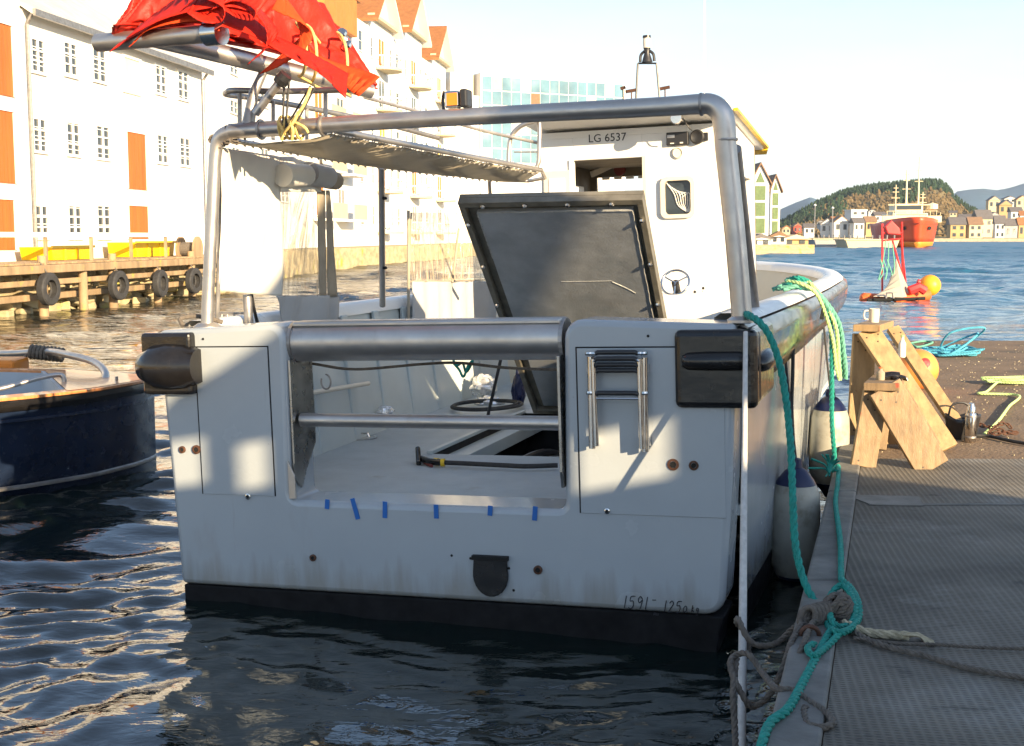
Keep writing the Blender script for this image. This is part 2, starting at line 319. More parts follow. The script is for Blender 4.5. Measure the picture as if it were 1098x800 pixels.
# ================================================================== WATER
def water():
    rng = np.random.RandomState(5)
    NY, NX = 620, 560
    Y = [2.2]
    while Y[-1] < 420: Y.append(Y[-1]+max(.015, .0052*Y[-1]))
    Y = np.array(Y); NY = len(Y)
    U = np.linspace(-1, 1, NX)
    YY, UU = np.meshgrid(Y, U, indexing='ij')
    HW = .55*YY+1.2; XX = UU*HW
    Z = np.zeros_like(XX)
    px = XX; py = YY
    # slow domain warp so that the ripples never repeat
    wx = .25*np.sin(.9*px+1.3*py)+.2*np.sin(2.1*px-.7*py+1); wy = .22*np.sin(1.1*py-1.6*px+2)+.15*np.sin(2.3*py+.9*px)
    for i in range(130):
        lam = .065*(12 ** rng.rand()**1.35)               # .09 .. 1.3 m
        th = rng.normal(1.80, .50)                       # crests roughly across the view
        k = 2*pi/lam; kx, ky = k*cos(th), k*sin(th)
        slope = .050*(lam/.5)**-.20
        amp = slope/k
        fade = np.clip(1.4-YY*.0052*4.5/lam, 0, 1)
        ph = kx*(px+wx)+ky*(py+wy)+rng.rand()*6.28
        Z += amp*fade*np.sin(ph)
    far = np.clip((YY-16)/25, 0, 1)
    for i in range(60):
        lam = 1.2*(8 ** rng.rand()); th = rng.normal(1.7, .6); k = 2*pi/lam; kx, ky = k*cos(th), k*sin(th)
        fade = np.clip(1.5-YY*.0052*3.2/lam, 0, 1); Z += .024/k*fade*far*np.sin(kx*(px+3*wx)+ky*(py+3*wy)+rng.rand()*6.28)
    # groups: calmer and livelier patches
    g = .75+.35*np.sin(.31*px+.5*np.sin(.4*py))*np.sin(.37*py+1.1)
    Z *= g
    # lee of the boat: calm water just behind the transom
    cx = 1/(1+np.exp(-(px+1.9)/.22)); cy = 1/(1+np.exp((py-9.5)/.5))
    Z *= 1-.55*cx*cy
    edge = np.clip((1-np.abs(UU))/.06, 0, 1)*np.clip((420-YY)/60, 0, 1)*np.clip((YY-2.2)/.3, 0, 1)
    Z *= edge
    n = NY*NX
    co = np.empty((n, 3), np.float32); co[:, 0] = XX.ravel(); co[:, 1] = YY.ravel(); co[:, 2] = Z.ravel()
    idx = np.arange(n).reshape(NY, NX)
    q = np.stack([idx[:-1, :-1], idx[:-1, 1:], idx[1:, 1:], idx[1:, :-1]], -1).reshape(-1, 4)
    # surrounding flat sheet
    B = 3600.; y0, y1 = Y[0], Y[-1]; w0, w1 = .55*y0+1.2, .55*y1+1.2
    ex = np.array([(-w0, y0, 0), (w0, y0, 0), (w1, y1, 0), (-w1, y1, 0), (-B, -60, 0), (B, -60, 0), (B, B, 0), (-B, B, 0)], np.float32)
    eq = np.array([[4, 5, 1, 0], [5, 6, 2, 1], [6, 7, 3, 2], [7, 4, 0, 3]])+n
    co = np.vstack([co, ex]); q = np.vstack([q, eq])
    me = bpy.data.meshes.new('water'); me.vertices.add(len(co)); me.vertices.foreach_set('co', co.ravel())
    me.loops.add(q.size); me.loops.foreach_set('vertex_index', q.ravel().astype(np.int32))
    me.polygons.add(len(q)); me.polygons.foreach_set('loop_start', np.arange(0, q.size, 4, dtype=np.int32)); me.polygons.foreach_set('loop_total', np.full(len(q), 4, np.int32))
    me.polygons.foreach_set('use_smooth', [True]*len(q)); me.update(); me.validate()
    o = bpy.data.objects.new('water', me); COL.objects.link(o); struct(o)
    m = bpy.data.materials.new('water'); m.use_nodes = True; nn = m.node_tree; b = nn.nodes['Principled BSDF']
    b.inputs['Base Color'].default_value = (.005, .012, .012, 1); b.inputs['Roughness'].default_value = .03; b.inputs['IOR'].default_value = 1.7
    b.inputs['Specular IOR Level'].default_value = .6
    t = nn.nodes.new('ShaderNodeTexCoord')
    def nzn(sc, st, det):
        mp = nn.nodes.new('ShaderNodeMapping'); mp.inputs['Scale'].default_value = st; mp.inputs['Rotation'].default_value = (0, 0, .25)
        z = nn.nodes.new('ShaderNodeTexNoise'); z.inputs['Scale'].default_value = sc; z.inputs['Detail'].default_value = det; z.inputs['Roughness'].default_value = .55; z.inputs['Distortion'].default_value = .4
        nn.links.new(t.outputs['Object'], mp.inputs['Vector']); nn.links.new(mp.outputs['Vector'], z.inputs['Vector']); return z.outputs['Fac']
    # open water: waves grow with the distance from the quay (wind)
    gx = nn.nodes.new('ShaderNodeSeparateXYZ'); nn.links.new(t.outputs['Object'], gx.inputs[0])
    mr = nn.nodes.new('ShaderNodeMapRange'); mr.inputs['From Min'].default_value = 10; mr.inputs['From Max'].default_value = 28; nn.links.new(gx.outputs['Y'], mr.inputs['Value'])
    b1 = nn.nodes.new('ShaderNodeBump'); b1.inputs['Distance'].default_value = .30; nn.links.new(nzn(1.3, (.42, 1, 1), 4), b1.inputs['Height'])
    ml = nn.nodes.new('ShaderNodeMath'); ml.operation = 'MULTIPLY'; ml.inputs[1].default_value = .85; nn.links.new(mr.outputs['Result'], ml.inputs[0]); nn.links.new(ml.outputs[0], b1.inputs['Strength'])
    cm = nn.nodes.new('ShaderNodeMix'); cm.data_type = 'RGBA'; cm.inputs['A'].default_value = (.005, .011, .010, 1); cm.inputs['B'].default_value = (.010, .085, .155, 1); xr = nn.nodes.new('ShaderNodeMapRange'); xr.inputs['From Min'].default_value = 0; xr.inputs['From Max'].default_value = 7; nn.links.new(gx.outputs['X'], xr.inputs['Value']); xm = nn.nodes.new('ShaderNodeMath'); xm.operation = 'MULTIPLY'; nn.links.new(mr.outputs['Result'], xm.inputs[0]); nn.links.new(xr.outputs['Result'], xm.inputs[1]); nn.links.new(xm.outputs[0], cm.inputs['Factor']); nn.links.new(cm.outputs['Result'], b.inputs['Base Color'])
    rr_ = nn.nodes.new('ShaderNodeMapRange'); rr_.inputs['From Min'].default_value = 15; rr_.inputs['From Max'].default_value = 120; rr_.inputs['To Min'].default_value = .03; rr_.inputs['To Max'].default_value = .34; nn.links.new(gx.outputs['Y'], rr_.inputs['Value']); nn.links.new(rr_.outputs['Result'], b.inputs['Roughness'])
    b2 = nn.nodes.new('ShaderNodeBump'); b2.inputs['Distance'].default_value = .02; b2.inputs['Strength'].default_value = .28; nn.links.new(nzn(13, (.5, 1, 1), 3), b2.inputs['Height'])
    nn.links.new(b1.outputs['Normal'], b2.inputs['Normal']); nn.links.new(b2.outputs['Normal'], b.inputs['Normal'])
    me.materials.append(m)
water()
# sea bed / land under everything
o = MB().box2((-3600, -60, -40), (3600, 3600, -12)).build('seabed', 'stone'); struct(o)

# ================================================================== QUAY ON THE LEFT
QL = [Vector((-18.5, -20, 0)), Vector((-11.71, 28.74, 0)), Vector((-10.22, 39.54, 0)), Vector((-9.0, 72, 0)), Vector((-2.6, 121, 0)), Vector((3.5, 165, 0))]
QZ = 1.25
poly = [Vector((q.x-1.3, q.y, -3)) for q in QL]+[Vector((-120, 165, -3)), Vector((-120, -20, -3))]
struct(MB().prism(poly, (0, 0, 3+QZ-.02)).build('quay', 'quay_stone'))
# timber wharf in front of the warehouses
wharf = thing('timber_wharf', (-11.7, 28.7, 0), 'weathered timber wharf on piles along the white warehouses at the left', 'wharf')
def wl(s, off=0, z=0):          # point along wharf line by Y, off = distance towards the water
    a, b = (QL[1], QL[2]); d = (b-a).normalized(); n = Vector((d.y, -d.x, 0)); p = a+d*((s-a.y)/d.y)
    return p+n*off+Vector((0, 0, z))
WR = Vector((-11.7, 28.7, 0))
def wpart(mb, name, m, **k):
    mb.v = [tuple(Vector(v)-WR) for v in mb.v]; return mb.build(name, m, wharf, **k)
d0 = (QL[2]-QL[1]).normalized(); nrm0 = Vector((d0.y, -d0.x, 0))
b = MB(); s = 22.0
while s < 46:
    b.plank(wl(s, -1.4, QZ+.03), wl(s, .12, QZ+.03), d0, .2, .05); s += .225
wpart(b, 'deck_boards', 'timber', bevel=.01)
b = MB(); b.plank(wl(22, .14, QZ-.10), wl(46, .14, QZ-.10), nrm0, .14, .2); b.plank(wl(22, -.02, .82), wl(46, -.02, .82), nrm0, .12, .14); b.plank(wl(22, -.3, .45), wl(46, -.3, .45), nrm0, .15, .16)
wpart(b, 'beam', 'timber', bevel=.02)
for i, px in enumerate((-14, 45, 88, 120, 168, 205, 222)):
    r_ = ray(px, 300); t = r_.x/r_.y; a = QL[1]; sl_ = d0.x/d0.y; Yp = (a.x-sl_*a.y)/(t-sl_)
    q = wl(Yp, .02); bb = MB().tube([q+Vector((0, 0, -1.5)), q+Vector((0, 0, QZ+(.22 if i % 2 else .0)))], [.13, .11], 10); wpart(bb, 'pile', 'timber', smooth=True)
b = MB(); b.plank(wl(23, -.1, 1.98), wl(46, -.1, 1.98), (0, 0, 1), .12, .05)
wpart(b, 'railing_board', 'white_paint')
for s in np.arange(24, 46, 2.4): wpart(MB().box(wl(s, -.14, QZ+.37), (.08, .08, .78)), 'railing_post', 'timber')
def tyre(px, py, dia, lab, off=.30):
    r_ = ray(px, 300); t = r_.x/r_.y; sl_ = d0.x/d0.y; p0 = wl(30, off); Yp = (p0.x-sl_*p0.y)/(t-sl_)
    c = P(px, py, Y=Yp); R_ = Matrix.Rotation(random.uniform(-.15, .1), 3, 'Z') @ nrm0.to_track_quat('Z', 'Y').to_matrix()
    t_ = thing('tyre_fender', c, lab, 'tyre fender', 'tyres hung along the wharf')
    R0 = dia/2; pr = []
    for k in range(13):
        a = pi*k/12; pr.append((R0-.075+.075*sin(a), .095*cos(a)))
    prof = [(R0*.55, .085), (R0*.57, .10)]+[(R0-.07, .11), (R0-.03, .10), (R0, .07), (R0, -.07), (R0-.03, -.10), (R0-.07, -.11)]+[(R0*.57, -.10), (R0*.55, -.085), (R0*.62, -.06), (R0*.62, .06), (R0*.55, .085)]
    bb = MB(); n = 36; vs = []
    for (r0, z0) in prof:
        for k in range(n): vs.append(R_ @ Vector((r0*cos(2*pi*k/n), r0*sin(2*pi*k/n), z0)))
    fs = [(i*n+k, i*n+(k+1) % n, (i+1)*n+(k+1) % n, (i+1)*n+k) for i in range(len(prof)-1) for k in range(n)]
    bb.add(vs, fs); bb.build('tyre', 'tyre', t_, smooth=30)
    MB().tube([Vector((0, 0, R0-.05)), Vector((0, 0, R0))-nrm0*.2+Vector((0, 0, .25))], .02, 6).build('hanging_rope', 'rope_brown', t_)
tyre(52, 310, .80, 'black truck tyre hung on the wharf, nearest to the dark blue boat')
tyre(127, 306, .80, 'black truck tyre hung below the brown board, second along the wharf')
tyre(172, 304, .80, 'black truck tyre hung below the second yellow skip')
tyre(208, 301, .80, 'black truck tyre hung below the wooden cable reel')
# yellow skips on the wharf
def skip(px0, px1, py0, py1, lab):
    o1, o2 = [], []
    sl_ = d0.x/d0.y; p0 = wl(30, -.95)
    def Yat(px): r_ = ray(px, 270); t = r_.x/r_.y; return (p0.x-sl_*p0.y)/(t-sl_)
    a = wl(Yat(px0), -.95); c = wl(Yat(px1), -.95)
    t_ = thing('skip', (a.x, a.y, QZ+.06), lab, 'skip', 'yellow skips on the wharf')
    bdir = c-a; Wd = bdir.length; u = bdir.normalized(); n_ = -nrm0
    hgt = (P(px0, py0, Y=a.y).z-QZ-.06)
    bt = MB(); bt.prism([u*.12, u*(Wd-.12), u*Wd+Vector((0, 0, hgt)), Vector((0, 0, hgt))], n_*.9); bt.build('skip_body', 'yellow_skip', t_, bevel=.02)
    rm = MB(); rm.box(u*Wd/2+n_*.45+Vector((0, 0, hgt+.02)), (.01, .01, .01))
    rm = MB(); rm.plank(Vector((0, 0, hgt))-nrm0*-.03, u*Wd+Vector((0, 0, hgt))-nrm0*-.03, (0, 0, 1), .07, .05); rm.build('rim', 'yellow_trim', t_)
    for f in (.3, .6): MB().plank(u*Wd*f-nrm0*-.02, u*Wd*f-nrm0*-.02+Vector((0, 0, hgt-.04)), u, .06, .04).build('rib', 'yellow_trim', t_)
skip(52, 98, 265, 284, 'yellow steel skip on the wharf beside the drainpipe of the white warehouse')
skip(143, 186, 260, 280, 'yellow steel skip on the wharf below the low red door')
# cable reel
c = wl(P(203, 268, Y=40).y+1.0, -.6); c = P(203, 267, Y=40.6)
rl = thing('cable_reel', c, 'wooden cable reel standing on edge near the end of the wharf', 'cable reel')
Rn = nrm0.to_track_quat('Z', 'Y').to_matrix()
for z0 in (-.28, .28): MB().lathe([(.08, z0-.03), (.40, z0-.03), (.40, z0+.03), (.08, z0+.03)], n=28, R=Rn).build('flange', 'timber', rl)
MB().lathe([(.22, -.25), (.22, .25)], n=20, R=Rn).build('drum', 'rope_brown', rl)
# low stone revetment seen between the piles
struct(MB().prism([wl(20, -.75, -1), wl(47, -.75, -1), wl(47, -1.29, QZ-.1), wl(20, -1.29, QZ-.1)], nrm0*-.02).build('revetment', 'quay_stone'))
b = MB(); random.seed(3)
for i in range(170):
    s = random.uniform(21, 46); z = random.uniform(-.1, .95); q = wl(s, -1.0+(.5-z)*.55, z); r = random.uniform(.15, .32)
    b.box(q, (r*1.5, r*1.9, r), Matrix.Rotation(random.uniform(-.5, .5), 3, 'Z') @ Matrix.Rotation(random.uniform(-.3, .3), 3, 'X'))
struct(b.build('boulders', 'quay_stone', bevel=.05), 'structure')

# ================================================================== BUILDINGS
UP = Vector((0, 0, 1))
class Facade:
    """vertical plane through p with unit direction d; outward normal n (towards the water)"""
    def __init__(s, p, q): s.p = Vector((p[0], p[1], 0)); s.d = (Vector((q[0], q[1], 0))-s.p).normalized(); s.n = Vector((s.d.y, -s.d.x, 0))
    def uz(s, px, py): h_ = P(px, py, plane=(s.p, s.n)); return (h_-s.p).dot(s.d), h_.z
    def pt(s, u, z, o=0): return s.p+s.d*u+s.n*o+UP*z
def window(fc, root, base, u0, u1, z0, z1, cols=2, rows=3, fm='white_paint', gm='glass', fw=.07, name='window', proud=.05):
    b = MB()
    def bx(a0, a1, c0, c1, o0=.0, o1=proud): 
        pts = [fc.pt(a0, c0, o0)-base, fc.pt(a1, c0, o0)-base, fc.pt(a1, c1, o0)-base, fc.pt(a0, c1, o0)-base]; b.prism(pts, fc.n*(o1-o0))
    bx(u0-fw, u1+fw, z1, z1+fw); bx(u0-fw, u1+fw, z0-fw, z0, 0, proud+.03); bx(u0-fw, u0, z0, z1); bx(u1, u1+fw, z0, z1)
    for c in range(1, cols):
        uc = u0+(u1-u0)*c/cols; bx(uc-fw*.45, uc+fw*.45, z0, z1, .012)
    for r in range(1, rows):
        zc = z0+(z1-z0)*r/rows; 
        for c in range(cols):
            a0 = u0+(u1-u0)*c/cols+(fw*.45 if c else 0); a1 = u0+(u1-u0)*(c+1)/cols-(fw*.45 if c < cols-1 else 0); bx(a0, a1, zc-fw*.3, zc+fw*.3, .012)
    wo = b.build(name, fm, root)
    g = MB(); g.prism([fc.pt(u0, z0, -.01)-base, fc.pt(u1, z0, -.01)-base, fc.pt(u1, z1, -.01)-base, fc.pt(u0, z1, -.01)-base], fc.n*.018); g.build('pane', gm, wo)
    return wo
def slab(fc, root, base, u0, u1, z0, z1, o0, o1, name, m, bevel=0):
    b = MB(); b.prism([fc.pt(u0, z0, o0)-base, fc.pt(u1, z0, o0)-base, fc.pt(u1, z1, o0)-base, fc.pt(u0, z1, o0)-base], fc.n*(o1-o0)); return b.build(name, m, root, bevel=bevel)
def winpx(fc, root, base, x0, x1, y0, y1, **k):
    u0, zt = fc.uz(x0, y0); u1, zb = fc.uz(x1, y1); um = (u0+u1)/2; zt = fc.uz((x0+x1)/2, y0)[1]; zb = fc.uz((x0+x1)/2, y1)[1]
    return window(fc, root, base, u0, u1, zb, zt, **k)
def doorpx(fc, root, base, x0, x1, y0, y1, m='red_door'):
    u0, _ = fc.uz(x0, y0); u1, _ = fc.uz(x1, y1); xm = (x0+x1)/2; zt = fc.uz(xm, y0)[1]; zb = fc.uz(xm, y1)[1]
    d = MB(); n = 5
    for i in range(n):
        a0 = u0+(u1-u0)*i/n; a1 = u0+(u1-u0)*(i+1)/n-.015
        d.prism([fc.pt(a0, zb, 0)-base, fc.pt(a1, zb, 0)-base, fc.pt(a1, zt, 0)-base, fc.pt(a0, zt, 0)-base], fc.n*.05)
    o = d.build('loading_door', m, root)
    slab(fc, o, base, u0-.08, u0, zb, zt, 0, .08, 'jamb', 'white_paint'); slab(fc, o, base, u1, u1+.08, zb, zt, 0, .08, 'jamb', 'white_paint'); slab(fc, o, base, u0-.08, u1+.08, zt, zt+.08, 0, .09, 'lintel', 'white_paint')
    return o
fA = Facade((-13.9, 28.74), (-12.41, 39.54))
def warehouse(name, x0, x1, zt, lab, ridge=2.6, depth=8.0, rm='roof_pale', eave=True, grp='white warehouses along the wharf'):
    u0 = fA.uz(x0, 253)[0]; u1 = fA.uz(x1, 253)[0]; base = fA.pt(u0, QZ); r = thing(name, base, lab, 'warehouse', grp)
    b = MB(); b.prism([fA.pt(u0, QZ)-base, fA.pt(u0, zt)-base, fA.pt(u0, zt+ridge, -depth/2)-base, fA.pt(u0, zt, -depth)-base, fA.pt(u0, QZ, -depth)-base], fA.d*(u1-u0)); b.build('wall', 'clapboard', r)
    s_ = MB()
    z = QZ+.3
    while z < zt-.2:                       # shadow lines of the weatherboarding
        s_.prism([fA.pt(u0, z, 0)-base, fA.pt(u1, z, 0)-base, fA.pt(u1, z+.02, 0)-base, fA.pt(u0, z+.02, 0)-base], fA.n*.012); z += .24
    s_.build('weatherboards', 'clapboard', r)
    k = ridge/(depth/2); f = MB()
    for sgn in (0, 1):
        a = fA.pt(u0-.1, zt-.35*k+.06, .35) if not sgn else fA.pt(u0-.1, zt-.35*k+.06, -depth-.35); c = fA.pt(u0-.1, zt+ridge+.06, -depth/2)
        f.prism([a-base, c-base, c-base+UP*.12, a-base+UP*.12], fA.d*(u1-u0+.2))
    f.build('roof', rm, r)
    slab(fA, r, base, u0-.1, u1+.1, zt-.35*k+.02, zt-.35*k+.20, .36, .44, 'gutter', 'steel_dull')
    return r, base, u0, u1
rA, bA, uA0, uA1 = warehouse('warehouse', 33.5, 221, 8.0, 'white weatherboarded warehouse with small paned windows and one column of red loading doors')
for (x, y) in [(40, 60), (75, 64), (106, 70), (172, 86), (196, 92), (42, 145), (78, 149), (110, 153), (174, 160), (198, 163), (44, 238), (80, 238), (111, 238)]:
    hh = 16.5 if x < 150 else 14
    o = winpx(fA, rA, bA, x-7.5 if x < 150 else x-6, x+6.5 if x < 150 else x+5, y-hh, y+hh, cols=2, rows=3, fw=.08)
doorpx(fA, rA, bA, 131, 149, 64, 101, 'cream_paint'); doorpx(fA, rA, bA, 134, 156, 143, 203); doorpx(fA, rA, bA, 136, 158, 221, 256)
b = MB(); uD = fA.uz(31.5, 200)[0]; b.tube([fA.pt(uD, 7.9, .3)-bA, fA.pt(uD+.05, 7.6, .1)-bA, fA.pt(uD+.05, QZ, .1)-bA], .05, 8); b.build('drainpipe', 'steel_dull', rA)
b = MB(); uD = fA.uz(218, 200)[0]; b.tube([fA.pt(uD, 7.9, .3)-bA, fA.pt(uD, 7.6, .1)-bA, fA.pt(uD, QZ, .1)-bA], .05, 8); b.build('drainpipe', 'steel_dull', rA)
rL_, bL, a0, a1 = warehouse('warehouse', -260, 31, 9.6, 'white warehouse with tall red loading doors cut by the left edge of the photo')
for (y0, y1) in ((26, 102), (119, 196), (214, 268)): doorpx(fA, rL_, bL, -8, 13 if y0 < 100 else 15, y0, y1)
# next block along the quay: tall white building, then the gabled flats
fB = Facade((-12.9, 50.5), (-12.1, 74))
def block(fc, u0, u1, zt, depth, name, lab, cat, wm='clapboard', grp=None, base_z=QZ):
    base = fc.pt(u0, base_z); r = thing(name, base, lab, cat, grp)
    MB().prism([fc.pt(u0, base_z)-base, fc.pt(u1, base_z)-base, fc.pt(u1, base_z, -depth)-base, fc.pt(u0, base_z, -depth)-base], UP*(zt-base_z)).build('wall', wm, r)
    return r, base
rB, bB = block(fB, 0, 23.5, 15.5, 12, 'tall_building', 'tall plain white building behind the gantry of the boat, with few dark windows', 'building')
b = MB(); b.prism([fB.pt(-.3, 15.5, .4)-bB, fB.pt(-.3, 17.9, -6)-bB, fB.pt(-.3, 15.5, -12.4)-bB], fB.d*24.1); b.build('roof', 'tile', rB)
for (x, y) in [(250, 73), (250, 115), (283, 108), (305, 106), (283, 66), (252, 30), (305, 50), (252, 165), (283, 160), (305, 158), (283, 215), (305, 210), (252, 218)]: winpx(fB, rB, bB, x-4, x+4, y-6, y+6, cols=2, rows=2)
fBe = Facade((-13.6, 48.2), (-13.3, 50.4))
rG, bG = block(fBe, 0, 2.0, 5.9, 5, 'lean_to', 'dark red lean-to squeezed between the white warehouse and the tall white building', 'shed', wm='dark_red')
MB().prism([fBe.pt(-.1, 5.9, .2)-bG, fBe.pt(2.1, 5.9, .2)-bG, fBe.pt(2.1, 6.5, -5)-bG, fBe.pt(-.1, 6.5, -5)-bG], UP*.1).build('roof', 'slate', rG)
doorpx(fBe, rG, bG, 224, 232, 165, 250, 'red_door')
fC = Facade((-12.0, 75.5), (-5.63, 124.5))
rO, bO = block(fC, 0, 11, 17.4, 11, 'apartment_building', 'flats with a wide orange clad bay under the boom and a white side wall', 'building', grp='waterfront flats')
uo0 = fC.uz(341, 100)[0]; uo1 = fC.uz(376, 100)[0]
slab(fC, rO, bO, uo0, uo1, 15.0, 17.35, .02, .5, 'clad_bay', 'orange_clad'); 
b = MB(); b.prism([fC.pt(0, 17.4, .5)-bO, fC.pt(0, 20.5, -5.5)-bO, fC.pt(0, 17.4, -11.3)-bO], fC.d*11); b.build('roof', 'tile', rO)
for zf in (3.2, 6.1, 9.0, 11.9):
    for uu in (1.2, 6.2): 
        window(fC, rO, bO, uu, uu+1.6, zf, zf+1.7, cols=2, rows=1, gm='orange_clad' if (zf+uu) % 2 < 1 else 'glass'); 
        slab(fC, rO, bO, uu-.6, uu+2.6, zf-.35, zf-.2, .05, 1.3, 'balcony_floor', 'house_white'); slab(fC, rO, bO, uu-.6, uu+2.6, zf-.2, zf+.75, 1.22, 1.3, 'balcony_front', 'house_cream')
def gable_flat(u0, W, zE, zA, lab, seed):
    rr = random.Random(seed)
    base = fC.pt(u0, QZ); r = thing('gabled_flats', base, lab, 'building', 'waterfront flats')
    wl_ = MB(); g0, g1 = u0+W*.34, u0+W
    wl_.prism([fC.pt(u0, QZ)-base, fC.pt(u0, zE-.8)-base, fC.pt(g0, zE-.8)-base, fC.pt(g0, zE)-base, fC.pt((g0+g1)/2, zA)-base, fC.pt(g1, zE)-base, fC.pt(g1, QZ)-base], fC.n*-11); wl_.build('wall', 'house_white', r)
    # steep roof of the gable, ridge running inland
    for (ua, ub) in ((g0-.5, (g0+g1)/2), ((g0+g1)/2, g1+.5)):
        za = zE-.55 if ua < (g0+g1)/2-.1 else zA+.1; zb = zA+.1 if ub < g1 else zE-.55
        MB().prism([fC.pt(ua, za, .8)-base, fC.pt(ub, zb, .8)-base, fC.pt(ub, zb+.22, .8)-base, fC.pt(ua, za+.22, .8)-base], fC.n*-7.5).build('roof', 'tile' if ua < (g0+g1)/2-.1 else 'house_white', r)
    MB().prism([fC.pt(g0+.3, zE+.15, 0)-base, fC.pt(g1-.3, zE+.15, 0)-base, fC.pt((g0+g1)/2, zA-.5, 0)-base], fC.n*.05).build('gable_panel', 'cream_paint', r)
    slab(fC, r, base, g0-.2, g1+.2, zE-.15, zE+.05, .0, .5, 'gable_shelf', 'house_cream')
    for i in range(5):
        zf = QZ+1.2+i*2.95
        o = window(fC, r, base, (g0+g1)/2-.9, (g0+g1)/2+.9, zf, zf+1.9, cols=2, rows=1, gm='orange_clad' if i in (1, 4) else ('yellow_trim' if i == 2 and seed % 2 else 'glass'))
        window(fC, r, base, g0+.4, g0+1.0, zf+.3, zf+1.6, cols=1, rows=2); window(fC, r, base, g1-1.0, g1-.4, zf+.3, zf+1.6, cols=1, rows=2)
        window(fC, r, base, u0+.8, u0+1.8, zf+.3, zf+1.6, cols=1, rows=2)
        # round fronted balcony
        b_ = MB(); pl = [fC.pt((g0+g1)/2+1.7*cos(a), zf-.35, .05+1.5*sin(a))-base for a in np.linspace(0, pi, 11)]; b_.prism(pl, UP*.18); b_.build('balcony_floor', 'house_cream', r)
        c_ = MB(); pl = [fC.pt((g0+g1)/2+1.7*cos(a), zf+.6, .05+1.5*sin(a))-base for a in np.linspace(0, pi, 11)]; c_.tube(pl, .05, 6)
        for q in pl: c_.tube([q, q-UP*.8], .025, 4)
        c_.build('balcony_rail', 'white_paint', r)
gable_flat(11.2, 11.2, 17.4, 20.2, 'white gabled flats nearest the boat, orange roof cut by the top of the photo', 1)
gable_flat(22.7, 11.0, 18.4, 21.3, 'white gabled flats with round balconies, middle orange roof of the row', 2)
gable_flat(34.0, 11.0, 17.8, 20.5, 'white gabled flats with a small orange roof, farthest of the row', 3)
# long white hotel and glass fronted building
fD = Facade((-6.5, 126), (14, 136))
x0 = -12
rD, bD = block(fD, -2, 3.6, 15.8, 14, 'white_building', 'plain white block with a grey roof lantern beside the blue glass front', 'building')
slab(fD, rD, bD, -1.4, .5, 15.8, 17.6, -8, -2, 'roof_lantern', 'house_grey')
slab(fD, rD, bD, .9, 3.4, 15.8, 18.6, -8, -1, 'roof_box', 'cream_paint')
uG0, _ = fD.uz(517, 100); uG1, _ = fD.uz(668, 100); _, zt = fD.uz(590, 86)
rE, bE = block(fD, uG0-.2, uG1+.3, zt+.3, 14, 'glass_building', 'large building with a grid of pale blue glass panes behind the wheelhouse roof', 'building', wm='house_white')
nc = 15; cw = (uG1-uG0)/nc; rr = random.Random(4)
for r_i in range(6):
    for c_i in range(nc):
        z1 = zt-r_i*1.42; z0 = z1-1.32; a0 = uG0+c_i*cw+.03; gm = 'blue_glass'
        if (r_i, c_i) == (1, 5): gm = 'brown_roof'
        elif rr.random() < .12: gm = 'house_grey'
        b = MB(); b.prism([fD.pt(a0, z0, 0)-bE, fD.pt(a0+cw-.08, z0, 0)-bE, fD.pt(a0+cw-.08, z1, 0)-bE, fD.pt(a0, z1, 0)-bE], fD.n*.05); b.build('glass_panel', gm, rE)
# unseen wall behind the camera, shaped to shade the stern and the near pontoon
def towall(lp, Y0=-1.6):
    wp = BM @ Vector(lp); t = (Y0-wp.y)/SUN.y; q = wp+SUN*t; return (q.x, q.z)
def shed():  # wall alone, outline and openings set by the shade it must cast
    Y0 = -1.6
    base = Vector((6.2, Y0, .45)); r = thing('shade_wall', base, 'unseen grey wall behind the photographer, shaped to shade the stern', 'shade_wall')
    out = [(2.2, -.2), (9.6, -.2), (9.6, 3.0), (6.35, 5.9), towall((-.70, 0, 1.53)), towall((-1.0, 0, 1.36)), towall((-1.30, 0, 1.21)), towall((-1.56, 0, .98)), (2.2, 2.5)]
    holes = SUN_HOLES
    bm = bmesh.new()
    def loop(pts): 
        vs = [bm.verts.new((x-base.x, 0, z-base.z)) for x, z in pts]
        return [bm.edges.new((vs[i], vs[(i+1) % len(vs)])) for i in range(len(vs))]
    es = loop(out)
    for h_ in holes: es += loop(h_)
    bmesh.ops.triangle_fill(bm, use_beauty=True, use_dissolve=False, edges=es)
    ex = bmesh.ops.extrude_face_region(bm, geom=list(bm.faces)); bmesh.ops.translate(bm, verts=[v for v in ex['geom'] if isinstance(v, bmesh.types.BMVert)], vec=(0, -.15, 0))
    bmesh.ops.recalc_face_normals(bm, faces=bm.faces)
    me = bpy.data.meshes.new('shade_panel'); bm.to_mesh(me); bm.free(); me.materials.append(M['grey_timber'])
    o = bpy.data.objects.new('shade_panel', me); COL.objects.link(o); o.parent = r
def towall(lp, Y0=-1.6):
    wp = BM @ Vector(lp); t = (Y0-wp.y)/SUN.y; q = wp+SUN*t; return (q.x, q.z)
# openings placed to throw sun patches onto the transom (local transom coordinates)
def hole(x0, x1, z0, z1, sk=0):
    return [towall((x0, 0, z0)), towall((x1, 0, z0+sk)), towall((x1, 0, z1+sk)), towall((x0, 0, z1))]
SUN_HOLES = [hole(-1.52, -1.14, .66, .94, .05), hole(-1.08, -.76, .66, .93, .05), hole(.76, 1.36, .70, 1.0, .12)]
print('holes', SUN_HOLES)
shed()
